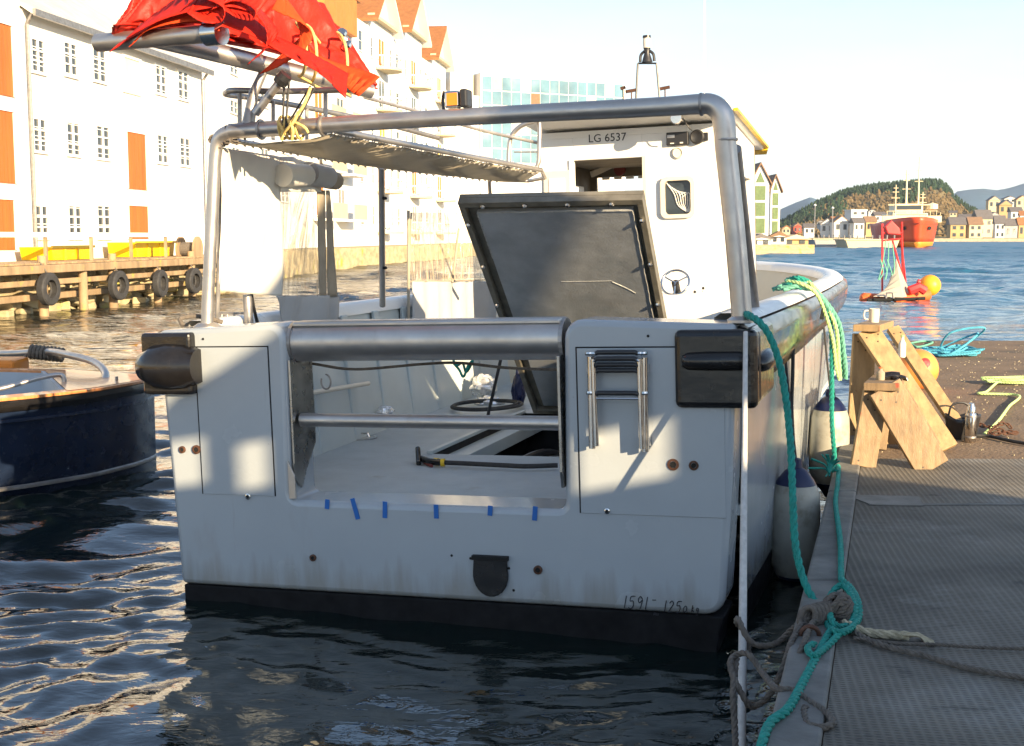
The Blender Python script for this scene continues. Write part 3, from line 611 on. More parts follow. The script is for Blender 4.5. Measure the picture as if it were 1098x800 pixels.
# ================================================================== FAR SHORE
SIL = [(700, 252), (780, 251), (815, 249), (835, 245), (850, 237), (868, 226), (885, 219), (905, 211), (930, 207), (960, 204), (985, 201), (1003, 201), (1012, 207), (1022, 219), (1035, 228), (1052, 234), (1068, 239), (1085, 238), (1110, 234), (1160, 229), (1300, 230), (1500, 246)]
def hill_z(X, Y):
    px = 549+F*X/max(Y, 1); ys = np.interp(px, [a for a, _ in SIL], [b for _, b in SIL])
    top = H+(253-ys)/F*820
    t = (Y-455)/(820-455); f = 0 if t < 0 else (t*t*(3-2*t) if t < 1 else max(0, 1-(t-1)*1.1))
    n = noise.noise(Vector((X*.012, Y*.012, 0)))*5*min(max(t, 0), 1)*(1 if t < .95 else .3)
    return 1.2+(top-1.2)*f+n*(1 if t < .8 else .2)+ (-4 if t < -.06 else 0)
b = MB()
b.grid(lambda u, v: (lambda X_, Y_: (X_, Y_, hill_z(X_, Y_)))((60+u*640)*((430+v*700)/820)+0, 430+v*700), 170, 60)
m = mat('hillside', (.13, .10, .04), .95, col2=(.30, .22, .08), vs=.03, detail=8, bump=.3, bs=.2); layer(m, (.055, .07, .025), .55, .05, .1)
struct(b.build('hill', 'hillside', smooth=180))
mat('conifer', (.022, .048, .020), .95, var=.6, vs=.06); mat('scrub', (.16, .11, .045), .95, var=.4, vs=.05)
def wood(name, n, mt, seed, cond, hmin, hmax, wid):
    rr = random.Random(seed); b = MB(); k = 0; tries = 0
    while k < n and tries < n*30:
        tries += 1
        px = rr.uniform(822, 1105); Y = rr.uniform(470, 840); X = (px-549)/F*Y; z = hill_z(X, Y); py = 253-(z-H)*F/Y
        if not cond(px, py, Y, rr): continue
        k += 1; h = rr.uniform(hmin, hmax); w_ = h*wid*rr.uniform(.8, 1.2); vs = []; fs = []
        rot = rr.uniform(0, 6)
        for t in range(4):
            zb = z-1+h*(.12+.22*t); zt_ = z-1+h*(.5+.17*t); rw = w_*(1-.22*t)*rr.uniform(.8, 1.15); o = len(vs)
            if wid > .5: zt_ = zb+h*.35; rw = w_*(.8 if t in (0, 3) else 1.1)*.6
            for q in range(5):
                a = rot+q*1.2566+t; j = rr.uniform(.65, 1.2); vs.append((X+rw*j*cos(a), Y+rw*j*sin(a), zb+rr.uniform(-.06, .06)*h))
            vs.append((X+rr.uniform(-.1, .1)*w_, Y, zt_)); fs += [(o+q, o+(q+1) % 5, o+5) for q in range(5)]
        b.add(vs, fs)
    o = b.build(name, mt); o['kind'] = 'stuff'; o['label'] = 'dark evergreen wood along the top of the far hill' if 'wood' in name else 'brown leafless scrub on the slope of the far hill'
wood('hill_wood', 2300, 'conifer', 2, lambda px, py, Y, r: (Y > 700 and px < 1018) or (px < 905 and Y > 600 and r.random() < .6) or (960 < px < 985 and 640 < Y < 690) or (1020 < px < 1045 and Y > 740), 3.5, 6.5, .3)
wood('hill_scrub', 3000, 'scrub', 3, lambda px, py, Y, r: 480 < Y < 700 and (py > 212 or r.random() < .25), 1.6, 3.6, .8)
# distant mountains
def mountain(pts, Y, dep, label):
    b = MB(); n = 60; xs = np.linspace(pts[0][0], pts[-1][0], n)
    def fn(u, v):
        px = pts[0][0]+(pts[-1][0]-pts[0][0])*u; ys = np.interp(px, [a for a, _ in pts], [c for _, c in pts]); top = H+(253-ys)/F*Y
        X = (px-549)/F*Y; yy = Y+(v-.5)*dep; f = max(0, 1-abs(v-.5)*2)
        return (X*(yy/Y), yy, -3+(top+3)*f*(1+.0*f)+noise.noise(Vector((X*.006, yy*.006, 2)))*14*f*(1-f)*2+noise.noise(Vector((X*.03, yy*.02, 2)))*5*f*(1-f))
    b.grid(fn, n, 16); o = b.build('mountain', 'mountain', smooth=180); struct(o)
mat('mountain', (.05, .11, .17), .95, var=.3, vs=.01)  # blue of the distant haze put into the surface colour
mountain([(780, 252), (815, 236), (832, 226), (850, 218), (866, 212), (880, 217), (900, 232), (930, 251)], 2700, 900, '')
mountain([(980, 252), (1000, 222), (1022, 206), (1035, 204), (1052, 203), (1062, 205), (1075, 203), (1088, 199), (1100, 195), (1125, 186), (1180, 190), (1260, 215), (1400, 240)], 3000, 900, '')
struct(MB().box2((60, 436, -4), (420, 1200, 1.1)).build('shore_ground', 'stone'))
# houses
HC = 0
def house(px, py, Y, wpx, hpx, wall, roof, lab, grp='small houses on the far shore', flat=False, seed=0, rpx=None):
    """base centre pixel, distance, wall width and height in photo pixels at that distance"""
    rr = random.Random(seed+int(px)); s = Y/F; w_, h_ = wpx*s, hpx*s; d_ = w_*.8; rh = (rpx or hpx*.55)*s
    base = P(px, py, Y=Y); r = thing('house', base, lab, 'house', grp, rot=rr.uniform(-.25, .25))
    MB().box2((-w_/2, 0, -6), (w_/2, d_, h_)).build('wall', wall, r)
    if flat: MB().box2((-w_/2-.3, -.3, h_), (w_/2+.3, d_+.3, h_+.5)).build('roof', roof, r)
    elif rr.random() < .5:
        b = MB(); b.prism([(-w_/2-.4, -.4, h_-.1), (-w_/2-.4, d_/2, h_+rh), (-w_/2-.4, d_+.4, h_-.1)], (w_+.8, 0, 0)); b.build('roof', roof, r)
    else:
        b = MB(); b.prism([(-w_/2-.4, -.4, h_-.1), (0, -.4, h_+rh), (w_/2+.4, -.4, h_-.1)], (0, d_+.8, 0)); b.build('roof', roof, r)
        MB().prism([(-w_/2+.1, -.46, h_-.1), (0, -.46, h_+rh-.5), (w_/2-.1, -.46, h_-.1)], (0, .04, 0)).build('gable', wall, r)
    fl = max(1, round(h_/3.2)); nw = max(2, min(6, round(w_/3.0)))
    for f in range(fl):
        for k in range(nw):
            xc = -w_/2+w_*(k+.5)/nw; zc = h_*(f+.55)/fl; ww = w_/nw*.22; hh = h_/fl*.24
            MB().box2((xc-ww, -.08, zc-hh), (xc+ww, .05, zc+hh)).build('window', 'glass', r)
D = {'w': ('house_white', 'white'), 'c': ('house_cream', 'cream'), 'o': ('house_ochre', 'ochre'), 'g': ('house_grey', 'grey'), 'r': ('house_red', 'dark red')}
R_ = {'s': ('slate', 'dark'), 't': ('tile', 'orange tiled'), 'b': ('brown_roof', 'brown')}
HL = [ # px, base py, Y, w, h, wall, roof, where
 (868, 252, 470, 11, 8, 'w', 's', 'right of the ochre boat shed'), (887, 251, 480, 14, 11, 'w', 's', 'at the foot of the hill above the dark barge'),
 (902, 250, 475, 16, 12, 'w', 'b', 'largest one left of the yellow barge'), (897, 240, 520, 9, 5, 'w', 't', 'second row up above the dark barge'),
 (921, 249, 470, 12, 10, 'w', 's', 'above the left end of the yellow barge'), (934, 249, 480, 12, 11, 'o', 'b', 'above the middle of the yellow barge'),
 (921, 232, 560, 18, 6, 'w', 'w', 'long flat roofed one on the slope above the shore'), (944, 238, 520, 12, 7, 'w', 's', 'on the slope left of the red ship'),
 (880, 242, 530, 8, 4, 'g', 's', 'on the slope behind the first white houses'), (948, 250, 465, 8, 8, 'c', 's', 'close to the bow of the red ship'),
 (935, 229, 570, 7, 3, 'w', 's', 'highest on the slope left of the ship'), (958, 230, 570, 8, 4, 'c', 'b', 'on the slope behind the ship bow'),
 (855, 250, 480, 9, 7, 'r', 'b', 'behind the sheds at the left'), (843, 251, 470, 8, 6, 'c', 't', 'beside the green glazed building'),
 (1027, 256, 450, 16, 15, 'o', 's', 'immediately right of the ship'), (1046, 256, 450, 14, 15, 'c', 'b', 'second to the right of the ship'),
 (1056, 253, 480, 17, 18, 'c', 's', 'tallest one right of the ship'), (1072, 256, 450, 10, 16, 'w', 's', 'narrow one by the beach'),
 (1084, 256, 450, 14, 14, 'g', 's', 'on the beach near the right edge'), (1098, 255, 450, 12, 14, 'o', 't', 'cut by the right edge at the beach'),
 (1035, 242, 520, 12, 8, 'r', 's', 'behind the ochre one right of the ship'), (1048, 239, 520, 10, 6, 'w', 's', 'second row right of the ship'),
 (1066, 238, 540, 11, 7, 'g', 's', 'on the slope above the beach'), (1078, 230, 580, 13, 10, 'o', 's', 'large one with a gable high on the right'),
 (1090, 236, 540, 12, 9, 'w', 's', 'above the grey beach house'), (1066, 224, 620, 12, 9, 'c', 's', 'topmost left of the group at the right edge'),
 (1083, 218, 640, 12, 5, 'w', 's', 'topmost of the group at the right edge'), (1096, 222, 630, 12, 8, 'c', 'b', 'top of the slope at the right edge'),
 (1100, 240, 520, 12, 9, 'w', 't', 'at the right edge above the beach'), (1022, 232, 560, 7, 4, 'c', 's', 'on the slope just right of the ship masts')]
for i, (px, py, Y, w_, h_, c_, r_, wh) in enumerate(HL):
    if r_ == 'w': house(px, py, Y, w_, h_, 'house_white', 'house_white', '%s low house, %s' % ('white', wh), flat=True)
    else: house(px, py, Y, w_, h_, D[c_][0], R_[r_][0], '%s house with a %s roof, %s' % (D[c_][1], R_[r_][1], wh), seed=i)
# left end of the far shore: green glazed gables and sheds on a quay
struct(MB().box2((24, 138, -3), (33, 200, 1.0)).build('far_quay', 'quay_stone'))
def green_house(px0, px1, yt, ye, Y, lab):
    s = Y/F; x0, x1 = (px0-549)*s, (px1-549)*s; zt, ze = H+(253-yt)*s, H+(253-ye)*s; base = Vector((x0, Y, 1.0)); r = thing('gabled_building', base, lab, 'building', 'green glazed gables on the far quay')
    w_ = x1-x0; a = MB(); a.prism([(0, 0, 0), (0, 0, ze-1), (w_/2, 0, zt-1), (w_, 0, ze-1), (w_, 0, 0)], (0, 12, 0)); a.build('wall', 'house_white', r)
    MB().prism([(-.3, -.3, ze-1.3), (w_/2, -.3, zt-.95), (w_/2, -.3, zt-.7), (-.3, -.3, ze-1.05)], (0, 12.6, 0)).build('roof', 'brown_roof', r)
    MB().prism([(w_/2, -.3, zt-.95), (w_+.3, -.3, ze-1.3), (w_+.3, -.3, ze-1.05), (w_/2, -.3, zt-.7)], (0, 12.6, 0)).build('roof', 'brown_roof', r)
    hh = ze-1
    for (z0, z1) in ((.18, .42), (.46, .68), (.72, .95)):
        MB().box2((w_*.2, -.08, hh*z0), (w_*.8, .02, hh*z1)).build('glazing', 'green_glass', r)
    MB().prism([(w_*.25, -.08, hh+.05), (w_*.5, -.08, hh+(zt-ze)*.6), (w_*.75, -.08, hh+.05)], (0, .1, 0)).build('glazing', 'green_glass', r)
green_house(803, 822, 178, 197, 150, 'tall gabled building with green glazing, nearest the wheelhouse')
green_house(824, 834, 190, 205, 165, 'narrower gabled building with green glazing behind the first one')
for i, (px, py, Y, w_, h_, wc, rc, lb) in enumerate([(835, 262, 145, 16, 9, 'house_white', 'brown_roof', 'low white shed on the quay in front of the green glazed gables'), (853, 264, 150, 28, 8, 'house_ochre', 'house_cream', 'long ochre boat shed at the end of the far quay'), (815, 266, 142, 24, 10, 'house_white', 'slate', 'white shed with a dark roof beside the boat bow')]):
    house(px, py, Y, w_, h_, wc, rc, lb, grp='sheds on the far quay', seed=i+50)
def lamp(px, py0, py1, Y, lab):
    a = P(px, py0, Y=Y); c = P(px, py1, Y=Y); r = thing('street_lamp', a, lab, 'street lamp', 'lamps on the far quay'); hgt = c.z-a.z
    MB().tube([(0, 0, -1), (0, 0, hgt)], .10, 6).build('pole', 'steel_dull', r); MB().lathe([(.1, hgt), (.4, hgt+.15), (.1, hgt+.5)], n=10).build('lamp_head', 'white_paint', r)
lamp(873, 258, 221, 300, 'tall lamp post left of the others in front of the dark wood'); lamp(892, 258, 224, 300, 'tall lamp post above the dark barge')
# barges
def barge(px0, px1, pyt, pyb, Y, mt, lab):
    s = Y/F; x0, x1 = (px0-549)*s, (px1-549)*s; hgt = H+(253-pyt)*s; base = Vector(((x0+x1)/2, Y, 0)); w2 = (x1-x0)/2; r = thing('barge', base, lab, 'barge')
    MB().prism([(-w2, 0, -1), (-w2-.8, 0, hgt), (w2+.8, 0, hgt), (w2, 0, -1)], (0, 7, 0)).build('hull', mt, r, bevel=.1)
    MB().box2((-w2-1, -.15, hgt), (w2+1, 7.2, hgt+.18)).build('deck_edge', 'house_cream', r)
    for k in np.linspace(-w2, w2, 7): MB().tube([(k, .2, hgt), (k, .2, hgt+.8)], .12, 6).build('bollard', 'steel_dull', r)
barge(910, 957, 257.5, 265.5, 205, 'house_cream', 'pale yellow barge moored in front of the white houses')
barge(876, 909, 257, 265, 215, 'house_grey', 'dark grey barge left of the yellow one')
# red ship
def ship():
    c = P(985, 266, z=0); r = thing('red_ship', c, 'red ship with cream superstructure and masts moored bow on across the water', 'ship', rot=radians(-9.0))
    s = c.y/F
    # local: y away from the bow, x to the right
    st = [(0, .02, 5.0), (1.5, 1.3, 5.0), (4, 2.8, 4.85), (8, 4.2, 4.6), (12, 4.8, 4.3), (18, 4.9, 4.1), (25, 4.8, 4.2)]
    def sec(y_, hb, zt, z0, z1, n=6):
        return [(hb*(.78+.22*((z0+(z1-z0)*k/n)/zt)**.7 if (z0+(z1-z0)*k/n) > 0 else .5), y_+(1.1*(1-(z0+(z1-z0)*k/n)/zt) if y_ < 5 else 0), z0+(z1-z0)*k/n) for k in range(n+1)]
    for (nm, z0, z1f, mt) in (('hull', 1.0, 1, 'ship_red'), ('boot_stripe', -1, 0, 'ship_orange')):
        b = MB(); rows = []
        for sg in (-1, 1):
            vs = []; n = 6
            for (y_, hb, zt) in st: vs += [(sg*x, yy, zz) for x, yy, zz in sec(y_, hb, zt, z0, zt if z1f else 1.0, n)]
            b.add(vs, [(i*(n+1)+k, i*(n+1)+k+1, (i+1)*(n+1)+k+1, (i+1)*(n+1)+k) for i in range(len(st)-1) for k in range(n)])
        b.build(nm, mt, r, smooth=40, solid=.05)
    MB().prism([(x, y_, 3.9) for y_, x, z in st]+[(-x, y_, 3.9) for y_, x, z in st[::-1]], (0, 0, .1)).build('deck', 'ship_red', r)
    MB().box2((-2.9, 10, 3.9), (2.9, 24, 5.8)).build('superstructure', 'ship_white', r, bevel=.15)
    MB().box2((-2.2, 11.5, 5.8), (2.2, 20, 7.4)).build('bridge', 'ship_white', r, bevel=.15)
    MB().box2((-2.0, 11.42, 6.4), (2.0, 11.5, 7.1)).build('window', 'glass', r)
    MB().box2((-4.8, 8.0, 4.2), (4.8, 9.0, 5.3)).build('bulwark', 'ship_white', r)
    for (x, y_, h_, q) in ((-.3, 13, 13.2, .22), (2.0, 15, 15.5, .18), (-2.6, 9, 10.5, .12), (3.2, 18, 9.6, .12)):
        b = MB(); b.tube([(x, y_, 5), (x, y_, h_)], [q, q*.5], 8)
        for t in (.6, .78, .9): b.tube([(x-1.0*(1.3-t), y_, 5+(h_-5)*t), (x+1.0*(1.3-t), y_, 5+(h_-5)*t)], .06, 5)
        b.build('mast', 'ship_white', r)
    MB().tube([(-3.4, 12, 7.2), (3.4, 11.2, 7.2)], .12, 6).build('yard', 'ship_white', r)
    MB().lathe([(.01, 0), (.9, .3), (.9, 1.1), (.01, 1.4)], (3.9, 12, 6.2), 12).build('lifeboat', 'ship_white', r)
    for sx in (-1, 1): MB().lathe([(.32, -.1), (.32, .1)], (sx*2.0, 2.6, 3.2), 12, Matrix.Rotation(pi/2, 3, 'X') @ Matrix.Rotation(sx*.5, 3, 'Y')).build('anchor_port', 'dark_gap', r)
    b = MB(); xs = [(-i*.55, 4.9) for i in range(12)]
    b.tube([(4.6, 8.3, z) for z in (5.4, 5.9)], .05, 4)
    for k in range(9): b.tube([(-4+k, 8.5, 5.3), (-4+k, 8.5, 6.1)], .05, 4)
    b.tube([(-4, 8.5, 6.1), (4.2, 8.5, 6.1)], .05, 4); b.build('railing', 'ship_white', r)
ship()
# marker raft
def raft():
    Y = 38.0; c = Vector(((952-549)*Y/F, Y, 0)); r = thing('marker_raft', c, 'floating raft with a pale cone and a red tripod frame, moored off the pontoon', 'raft'); s = Y/F
    def q(px, py, dy=0): v = P(px, py, Y=Y+dy); return v-c
    for (a, b_) in (((926, 320), (950, 322)), ((962, 322), (994, 316))):
        p0, p1 = q(*a), q(*b_, .6); MB().tube([p0+(p0-p1).normalized()*.1, p0, p1, p1+(p1-p0).normalized()*.1], [.06, .17, .19, .06], 12).build('float', 'raft_orange', r, smooth=True)
    for dy in (-.7, .9): MB().tube([q(930, 322, dy), q(992, 320, dy)], .05, 8).build('bearer', 'dark_gap', r)
    for xx in (938, 960, 985): MB().tube([q(xx, 321, -.8), q(xx, 319, 1.1)], .04, 8).build('bearer', 'dark_gap', r)
    b = MB(); ap = q(961, 277, .2); base = [q(936, 318, -.5), q(968, 319, -.6), q(978, 317, .8), q(948, 316, .9)]
    vs = [];
    for p_ in base:
        for t in np.linspace(0, 1, 7): vs.append(p_.lerp(ap, t)+Vector((0, 0, -.22*sin(pi*t)))*(1 if p_ is base[0] else .2)+Vector((.12*sin(pi*t), 0, 0))*(1 if p_ is base[0] else 0))
    b.add(vs, [(i*7+k, ((i+1) % 4)*7+k, ((i+1) % 4)*7+k+1, i*7+k+1) for i in range(4) for k in range(6)]); b.build('cone', 'raft_grey', r)
    MB().tube([q(950, 320, -.75), q(951, 314, -.75), q(957, 314, -.75), q(958, 320, -.75)], .03, 6).build('handle', 'steel_dull', r)
    b = MB()
    for (x0, y0, x1, y1, d0_, d1_) in ((946, 318, 946, 240, -.4, 0), (973, 316, 957, 258, -.3, 0), (968, 316, 967, 238, .5, 0), (972, 314, 966, 256, .8, 0), (946, 250, 968, 250, 0, 0), (946, 258, 967, 256, 0, 0)): b.tube([q(x0, y0, d0_+1.2), q(x1, y1, d1_+1.2)], .032, 6)
    b.build('tripod', 'raft_red', r)
    MB().prism([q(949, 243), q(956, 236), q(965, 245), q(966, 252), q(952, 251)], (0, .3, 0)).build('radar_plate', 'raft_red', r, bevel=.03)
    for k, (x0, y0) in enumerate(((950, 258), (953, 260), (957, 262))):
        rope_mb(MB(), [q(x0, y0), q(x0-4+k*3, 285), q(x0-8+k*4, 300), q(x0-3+k, 292), q(x0-6, 278)], .018, 1).build('rope', 'rope_mint', r)
    b = MB(); b.tube([q(975, 312), q(985, 308), q(992, 312)], .14, 8); b.build('bundle', 'raft_red', r, smooth=True)
    rp = P(968, 243, Y=Y); 
    by = P(997, 306, Y=Y+1); o = thing('buoy', by, 'big orange yellow ball buoy floating beside the raft', 'buoy')
    MB().lathe([(.02, -.33)]+[(.33*sin(a), -.33*cos(a)) for a in np.linspace(.2, pi-.2, 14)]+[(.02, .33)], n=24, R=Matrix.Rotation(1.3, 3, 'Y')).build('ball', 'buoy', o, smooth=60)
    MB().lathe([(.09, .30), (.09, .40), (.03, .42)], n=12, R=Matrix.Rotation(-1.3, 3, 'Y')).build('lug', 'raft_red', o)
raft()

# ================================================================== PONTOON
EX = lambda Y: 1.25+.3003*(Y-5.13)          # left edge of the pontoon
mat('mat', (.15, .135, .11), .8, var=.35, vs=1.6, bump=0); layer(MATS['mat'], (.22, .21, .185), .56, 1.6, .12); layer(MATS['mat'], (.055, .05, .045), .62, 3.1, .1, (1, 2, 1))
def ribs(m, period, strength, dist, ang=.15):
    n = m.node_tree; b = n.nodes['Principled BSDF']; t = n.nodes.new('ShaderNodeTexCoord')
    mp = n.nodes.new('ShaderNodeMapping'); mp.inputs['Rotation'].default_value = (0, 0, ang); n.links.new(t.outputs['Object'], mp.inputs['Vector'])
    def wv(d_, per):
        x = n.nodes.new('ShaderNodeTexWave'); x.wave_type = 'BANDS'; x.bands_direction = d_; x.inputs['Scale'].default_value = .314/per; x.inputs['Distortion'].default_value = .8; x.inputs['Detail'].default_value = 2; x.inputs['Detail Scale'].default_value = .6
        n.links.new(mp.outputs['Vector'], x.inputs['Vector']); return x.outputs['Fac']
    a = n.nodes.new('ShaderNodeMath'); a.operation = 'MAXIMUM'; n.links.new(wv('Y', period), a.inputs[0])
    c = n.nodes.new('ShaderNodeMath'); c.operation = 'MULTIPLY'; c.inputs[1].default_value = .8; n.links.new(wv('X', period*1.5), c.inputs[0]); n.links.new(c.outputs[0], a.inputs[1])
    bp = n.nodes.new('ShaderNodeBump'); bp.inputs['Strength'].default_value = strength; bp.inputs['Distance'].default_value = dist; n.links.new(a.outputs[0], bp.inputs['Height']); n.links.new(bp.outputs['Normal'], b.inputs['Normal'])
    src = b.inputs['Base Color'].links[0].from_socket; mx = n.nodes.new('ShaderNodeMix'); mx.data_type = 'RGBA'; mx.blend_type = 'MULTIPLY'
    mr = n.nodes.new('ShaderNodeMapRange'); mr.inputs['To Min'].default_value = .45; mr.inputs['To Max'].default_value = 1.25; n.links.new(a.outputs[0], mr.inputs['Value'])
    mx.inputs['Factor'].default_value = .7; n.links.new(src, mx.inputs['A']); n.links.new(mr.outputs['Result'], mx.inputs['B']); n.links.new(mx.outputs['Result'], b.inputs['Base Color'])
ribs(MATS['mat'], .020, 1.0, .006)
mat('concrete', (.15, .10, .06), .9, col2=(.21, .145, .09), vs=2.2, bump=.6, bs=35); layer(MATS['concrete'], (.10, .075, .05), .55, 1.3, .12); layer(MATS['concrete'], (.34, .28, .19), .67, 16, .04)
mat('edge_board', (.16, .155, .14), .75, var=.3, vs=5, bump=.4, bs=14)
mat('nail', (.05, .04, .035), .5, metal=.6)
mat('mat_patch', (.20, .19, .17), .8, var=.3, vs=6)
ZD = .45
def pont():
    b = MB(); b.prism([(EX(-6)+.0, -6, -.35), (EX(18.1), 18.1, -.35), (40, 18.1, -.35), (40, -6, -.35)], (0, 0, .35+ZD)); o = b.build('pontoon', 'concrete', bevel=.02); struct(o)
    b = MB(); z = ZD+.004
    b.prism([(EX(2)+.134, 2, z), (EX(8.35)+.134, 8.35, z), (40, 8.05, z), (40, 2, z)], (0, 0, .008)); struct(b.build('pontoon_matting', 'mat'))
    b = MB(); Y = 1.5
    while Y < 18:
        Y2 = min(Y+1.9, 18.1); b.prism([(EX(Y)-.035, Y, ZD-.16), (EX(Y2-.015)-.035, Y2-.015, ZD-.16), (EX(Y2-.015)+.13, Y2-.015, ZD-.16), (EX(Y)+.13, Y, ZD-.16)], (0, 0, .19)); Y = Y2
    struct(b.build('pontoon_edge', 'edge_board', bevel=.012))
    # seams and the worn plate
    b = MB(); b.prism([(EX(6.9)+.2, 6.86, z+.009), (EX(6.9)+.2, 6.90, z+.009), (30, 7.35, z+.009), (30, 7.31, z+.009)], (0, 0, .004)); struct(b.build('matting_seam', 'edge_board'))
    p = [P(905, 531, z=ZD+.014), P(985, 533, z=ZD+.014), P(990, 543, z=ZD+.014), P(935, 542, z=ZD+.014)]
    tag(MB().prism(p, (0, 0, .005)).build('repair_patch', 'mat_patch'), 'pale worn repair patch on the pontoon matting in front of the small trestle', 'patch')
    # grit on the sunny part
    rr = random.Random(9); b = MB()
    for i in range(1400):
        Y = rr.uniform(8.3, 17.8); X = rr.uniform(EX(Y)+.2, EX(Y)+6); s = rr.uniform(.003, .010)*(1.8 if rr.random() < .04 else 1)
        b.box((X, Y, ZD+s*.4), (s*rr.uniform(.7, 2), s, s), Matrix.Rotation(rr.uniform(0, 3), 3, 'Z'))
    o = b.build('grit', 'rope_tan'); o['kind'] = 'stuff'; o['label'] = 'grit and flakes scattered on the brown pontoon deck'
pont()
# trestles
def trestle(name, lab, planks, cap):
    base = Vector((cap[0].x, cap[0].y, ZD)); r = thing(name, base, lab, 'trestle', 'wooden trestles on the pontoon')
    for (nm, a, c, w_, t_, mt, wd) in planks:
        pk = MB().plank(a-base, c-base, wd, w_, t_).build(nm, mt, r, bevel=.004)
        if nm == 'leg':
            y_ = (c-a).normalized(); x_ = (Vector(wd)-y_*y_.dot(Vector(wd))).normalized(); z_ = x_.cross(y_); z_ = z_ if z_.y < 0 else -z_
            for (fx, fl) in ((-.3, .06), (.25, .07), (.05, .12), (-.25, .93)):
                MB().lathe([(.006, 0), (.006, .003)], a-base+x_*w_*fx+y_*fl+z_*(t_/2-.001) if fl < .5 else a-base+x_*w_*fx+y_*((c-a).length*fl)+z_*(t_/2-.001), 8, z_.to_track_quat('Z', 'Y').to_matrix()).build('nail', 'nail', pk)
    MB().plank(cap[0]-base, cap[1]-base, (1, 0, 0), cap[2], cap[3]).build('beam', cap[4], r, bevel=.004)
    return r
X1 = Vector((1, 0, .0))
def leg(px0, py0, px1, py1, Y0, Y1, w_, t_=.045, mt='pine', nm='leg'):
    a = P(px0, py0, Y=Y0); c = P(px1, py1, Y=Y1); return (nm, a, Vector((c.x, c.y, max(c.z, ZD+.012))), w_, t_, mt, X1)
small = [leg(939, 420, 925, 503, 8.12, 8.05, .16, mt='pine_old'), leg(948, 415, 1000, 506, 8.06, 7.98, .22, mt='pine_old'),
         leg(946, 418, 938, 490, 8.75, 8.75, .15, mt='pine_old'), leg(955, 414, 996, 488, 8.78, 8.7, .18, mt='pine_old'), 
         ('brace', P(935, 468, Y=8.85), P(985, 470, Y=8.85), .10, .03, 'pine', Vector((0, 0, 1)))]
trestle('sawhorse', 'small weathered trestle with red paint smears standing in front of the larger one', small, (P(945, 415, Y=8.02), P(953, 406, Y=8.95), .22, .05, 'pine_old'))
big = [leg(927, 358, 920, 478, 9.30, 9.25, .17), leg(930, 354, 1015, 492, 9.22, 8.72, .165), leg(957, 352, 1035, 480, 9.85, 9.25, .10), leg(928, 400, 921, 470, 10.0, 9.9, .14),
       ('brace', P(962, 418, Y=9.42), P(1028, 478, Y=9.42), .09, .03, 'pine', Vector((0, 0, 1)))]
trestle('sawhorse', 'large pale pine trestle with long sloping planks and a mug on top', big, (P(929, 352, Y=9.15), P(945, 347, Y=10.0), .19, .05, 'pine'))
def mug(px, py, Y):
    c = P(px, py, Y=Y); r = thing('mug', c, 'pale mug standing on top of the large trestle', 'mug')
    MB().lathe([(.036, 0), (.038, .10), (.033, .10), (.031, .01)], n=20).build('cup', 'cream_paint', r, smooth=50)
    MB().tube(cr([(-.036, 0, .085), (-.07, 0, .08), (-.07, 0, .03), (-.036, 0, .02)]), .006, 8).build('handle', 'cream_paint', r, smooth=True)
mug(937, 345.5, 9.3)
def bottle(px, py, Y, h_, lab, mt='white_paint', capm='rope_lime'):
    c = P(px, py, Y=Y); r = thing('bottle', c, lab, 'bottle')
    MB().lathe([(.025, 0), (.028, .01), (.028, h_*.6), (.012, h_*.8), (.012, h_*.9)], n=16).build('bottle_body', mt, r, smooth=40)
    MB().lathe([(.015, h_*.9), (.015, h_)], n=12).build('cap', capm, r)
bottle(967, 383, 9.6, .17, 'small white squeeze bottle with a lime cap on the sloping plank of the large trestle')
bottle(944, 408, 8.35, .09, 'small bottle with an orange cap on top of the small trestle', 'canvas_dark', 'raft_orange')
gl = thing('glove', P(955, 409, Y=8.4), 'black glove lying on top of the small trestle', 'glove')
b = MB(); b.tube(cr([(-.07, 0, .02), (0, 0, .035), (.06, 0, .03)]), [.02]+[.034]*15+[.02], 10); b.build('palm', 'rubber', gl, smooth=True)
for k in range(4): MB().tube(cr([(.05, -.03+.02*k, .03), (.085, -.034+.022*k, .03), (.10, -.036+.022*k, .01)]), .010, 8).build('finger', 'rubber', gl, smooth=True)
MB().tube(cr([(.0, -.03, .03), (.025, -.06, .025), (.05, -.07, .01)]), .011, 8).build('thumb', 'rubber', gl, smooth=True)
# round buoy behind the trestle
o = thing('buoy', P(984, 396, Y=12.3), 'orange ball buoy resting on the pontoon behind the large trestle', 'buoy')
MB().lathe([(.02, -.2)]+[(.2*sin(a), -.2*cos(a)) for a in np.linspace(.2, pi-.2, 16)]+[(.02, .2)], n=28, R=Matrix.Rotation(1.2, 3, 'X')).build('ball', 'buoy_pink', o, smooth=60)
MB().lathe([(.05, .17), (.05, .24), (.02, .25)], n=12, R=Matrix.Rotation(1.2, 3, 'X')).build('lug', 'raft_red', o)
# thermos
c = P(1040, 474, z=ZD+.002); r = thing('thermos_flask', c, 'stainless steel thermos flask standing on the pontoon beside the trestle', 'flask')
MB().lathe([(.036, 0), (.040, .006), (.040, .20), (.034, .215)], n=28).build('flask_body', 'chrome', r, smooth=40)
MB().lathe([(.0405, .03), (.0425, .033), (.0425, .043), (.0405, .046)], n=28).build('band', 'steel_dull', r)
MB().lathe([(.0405, .185), (.042, .187), (.042, .195), (.0405, .198)], n=28).build('band', 'steel_dull', r)
MB().lathe([(.032, .215), (.030, .255), (.022, .27), (.021, .285), (.01, .288)], n=24).build('cup_lid', 'chrome', r, smooth=30)
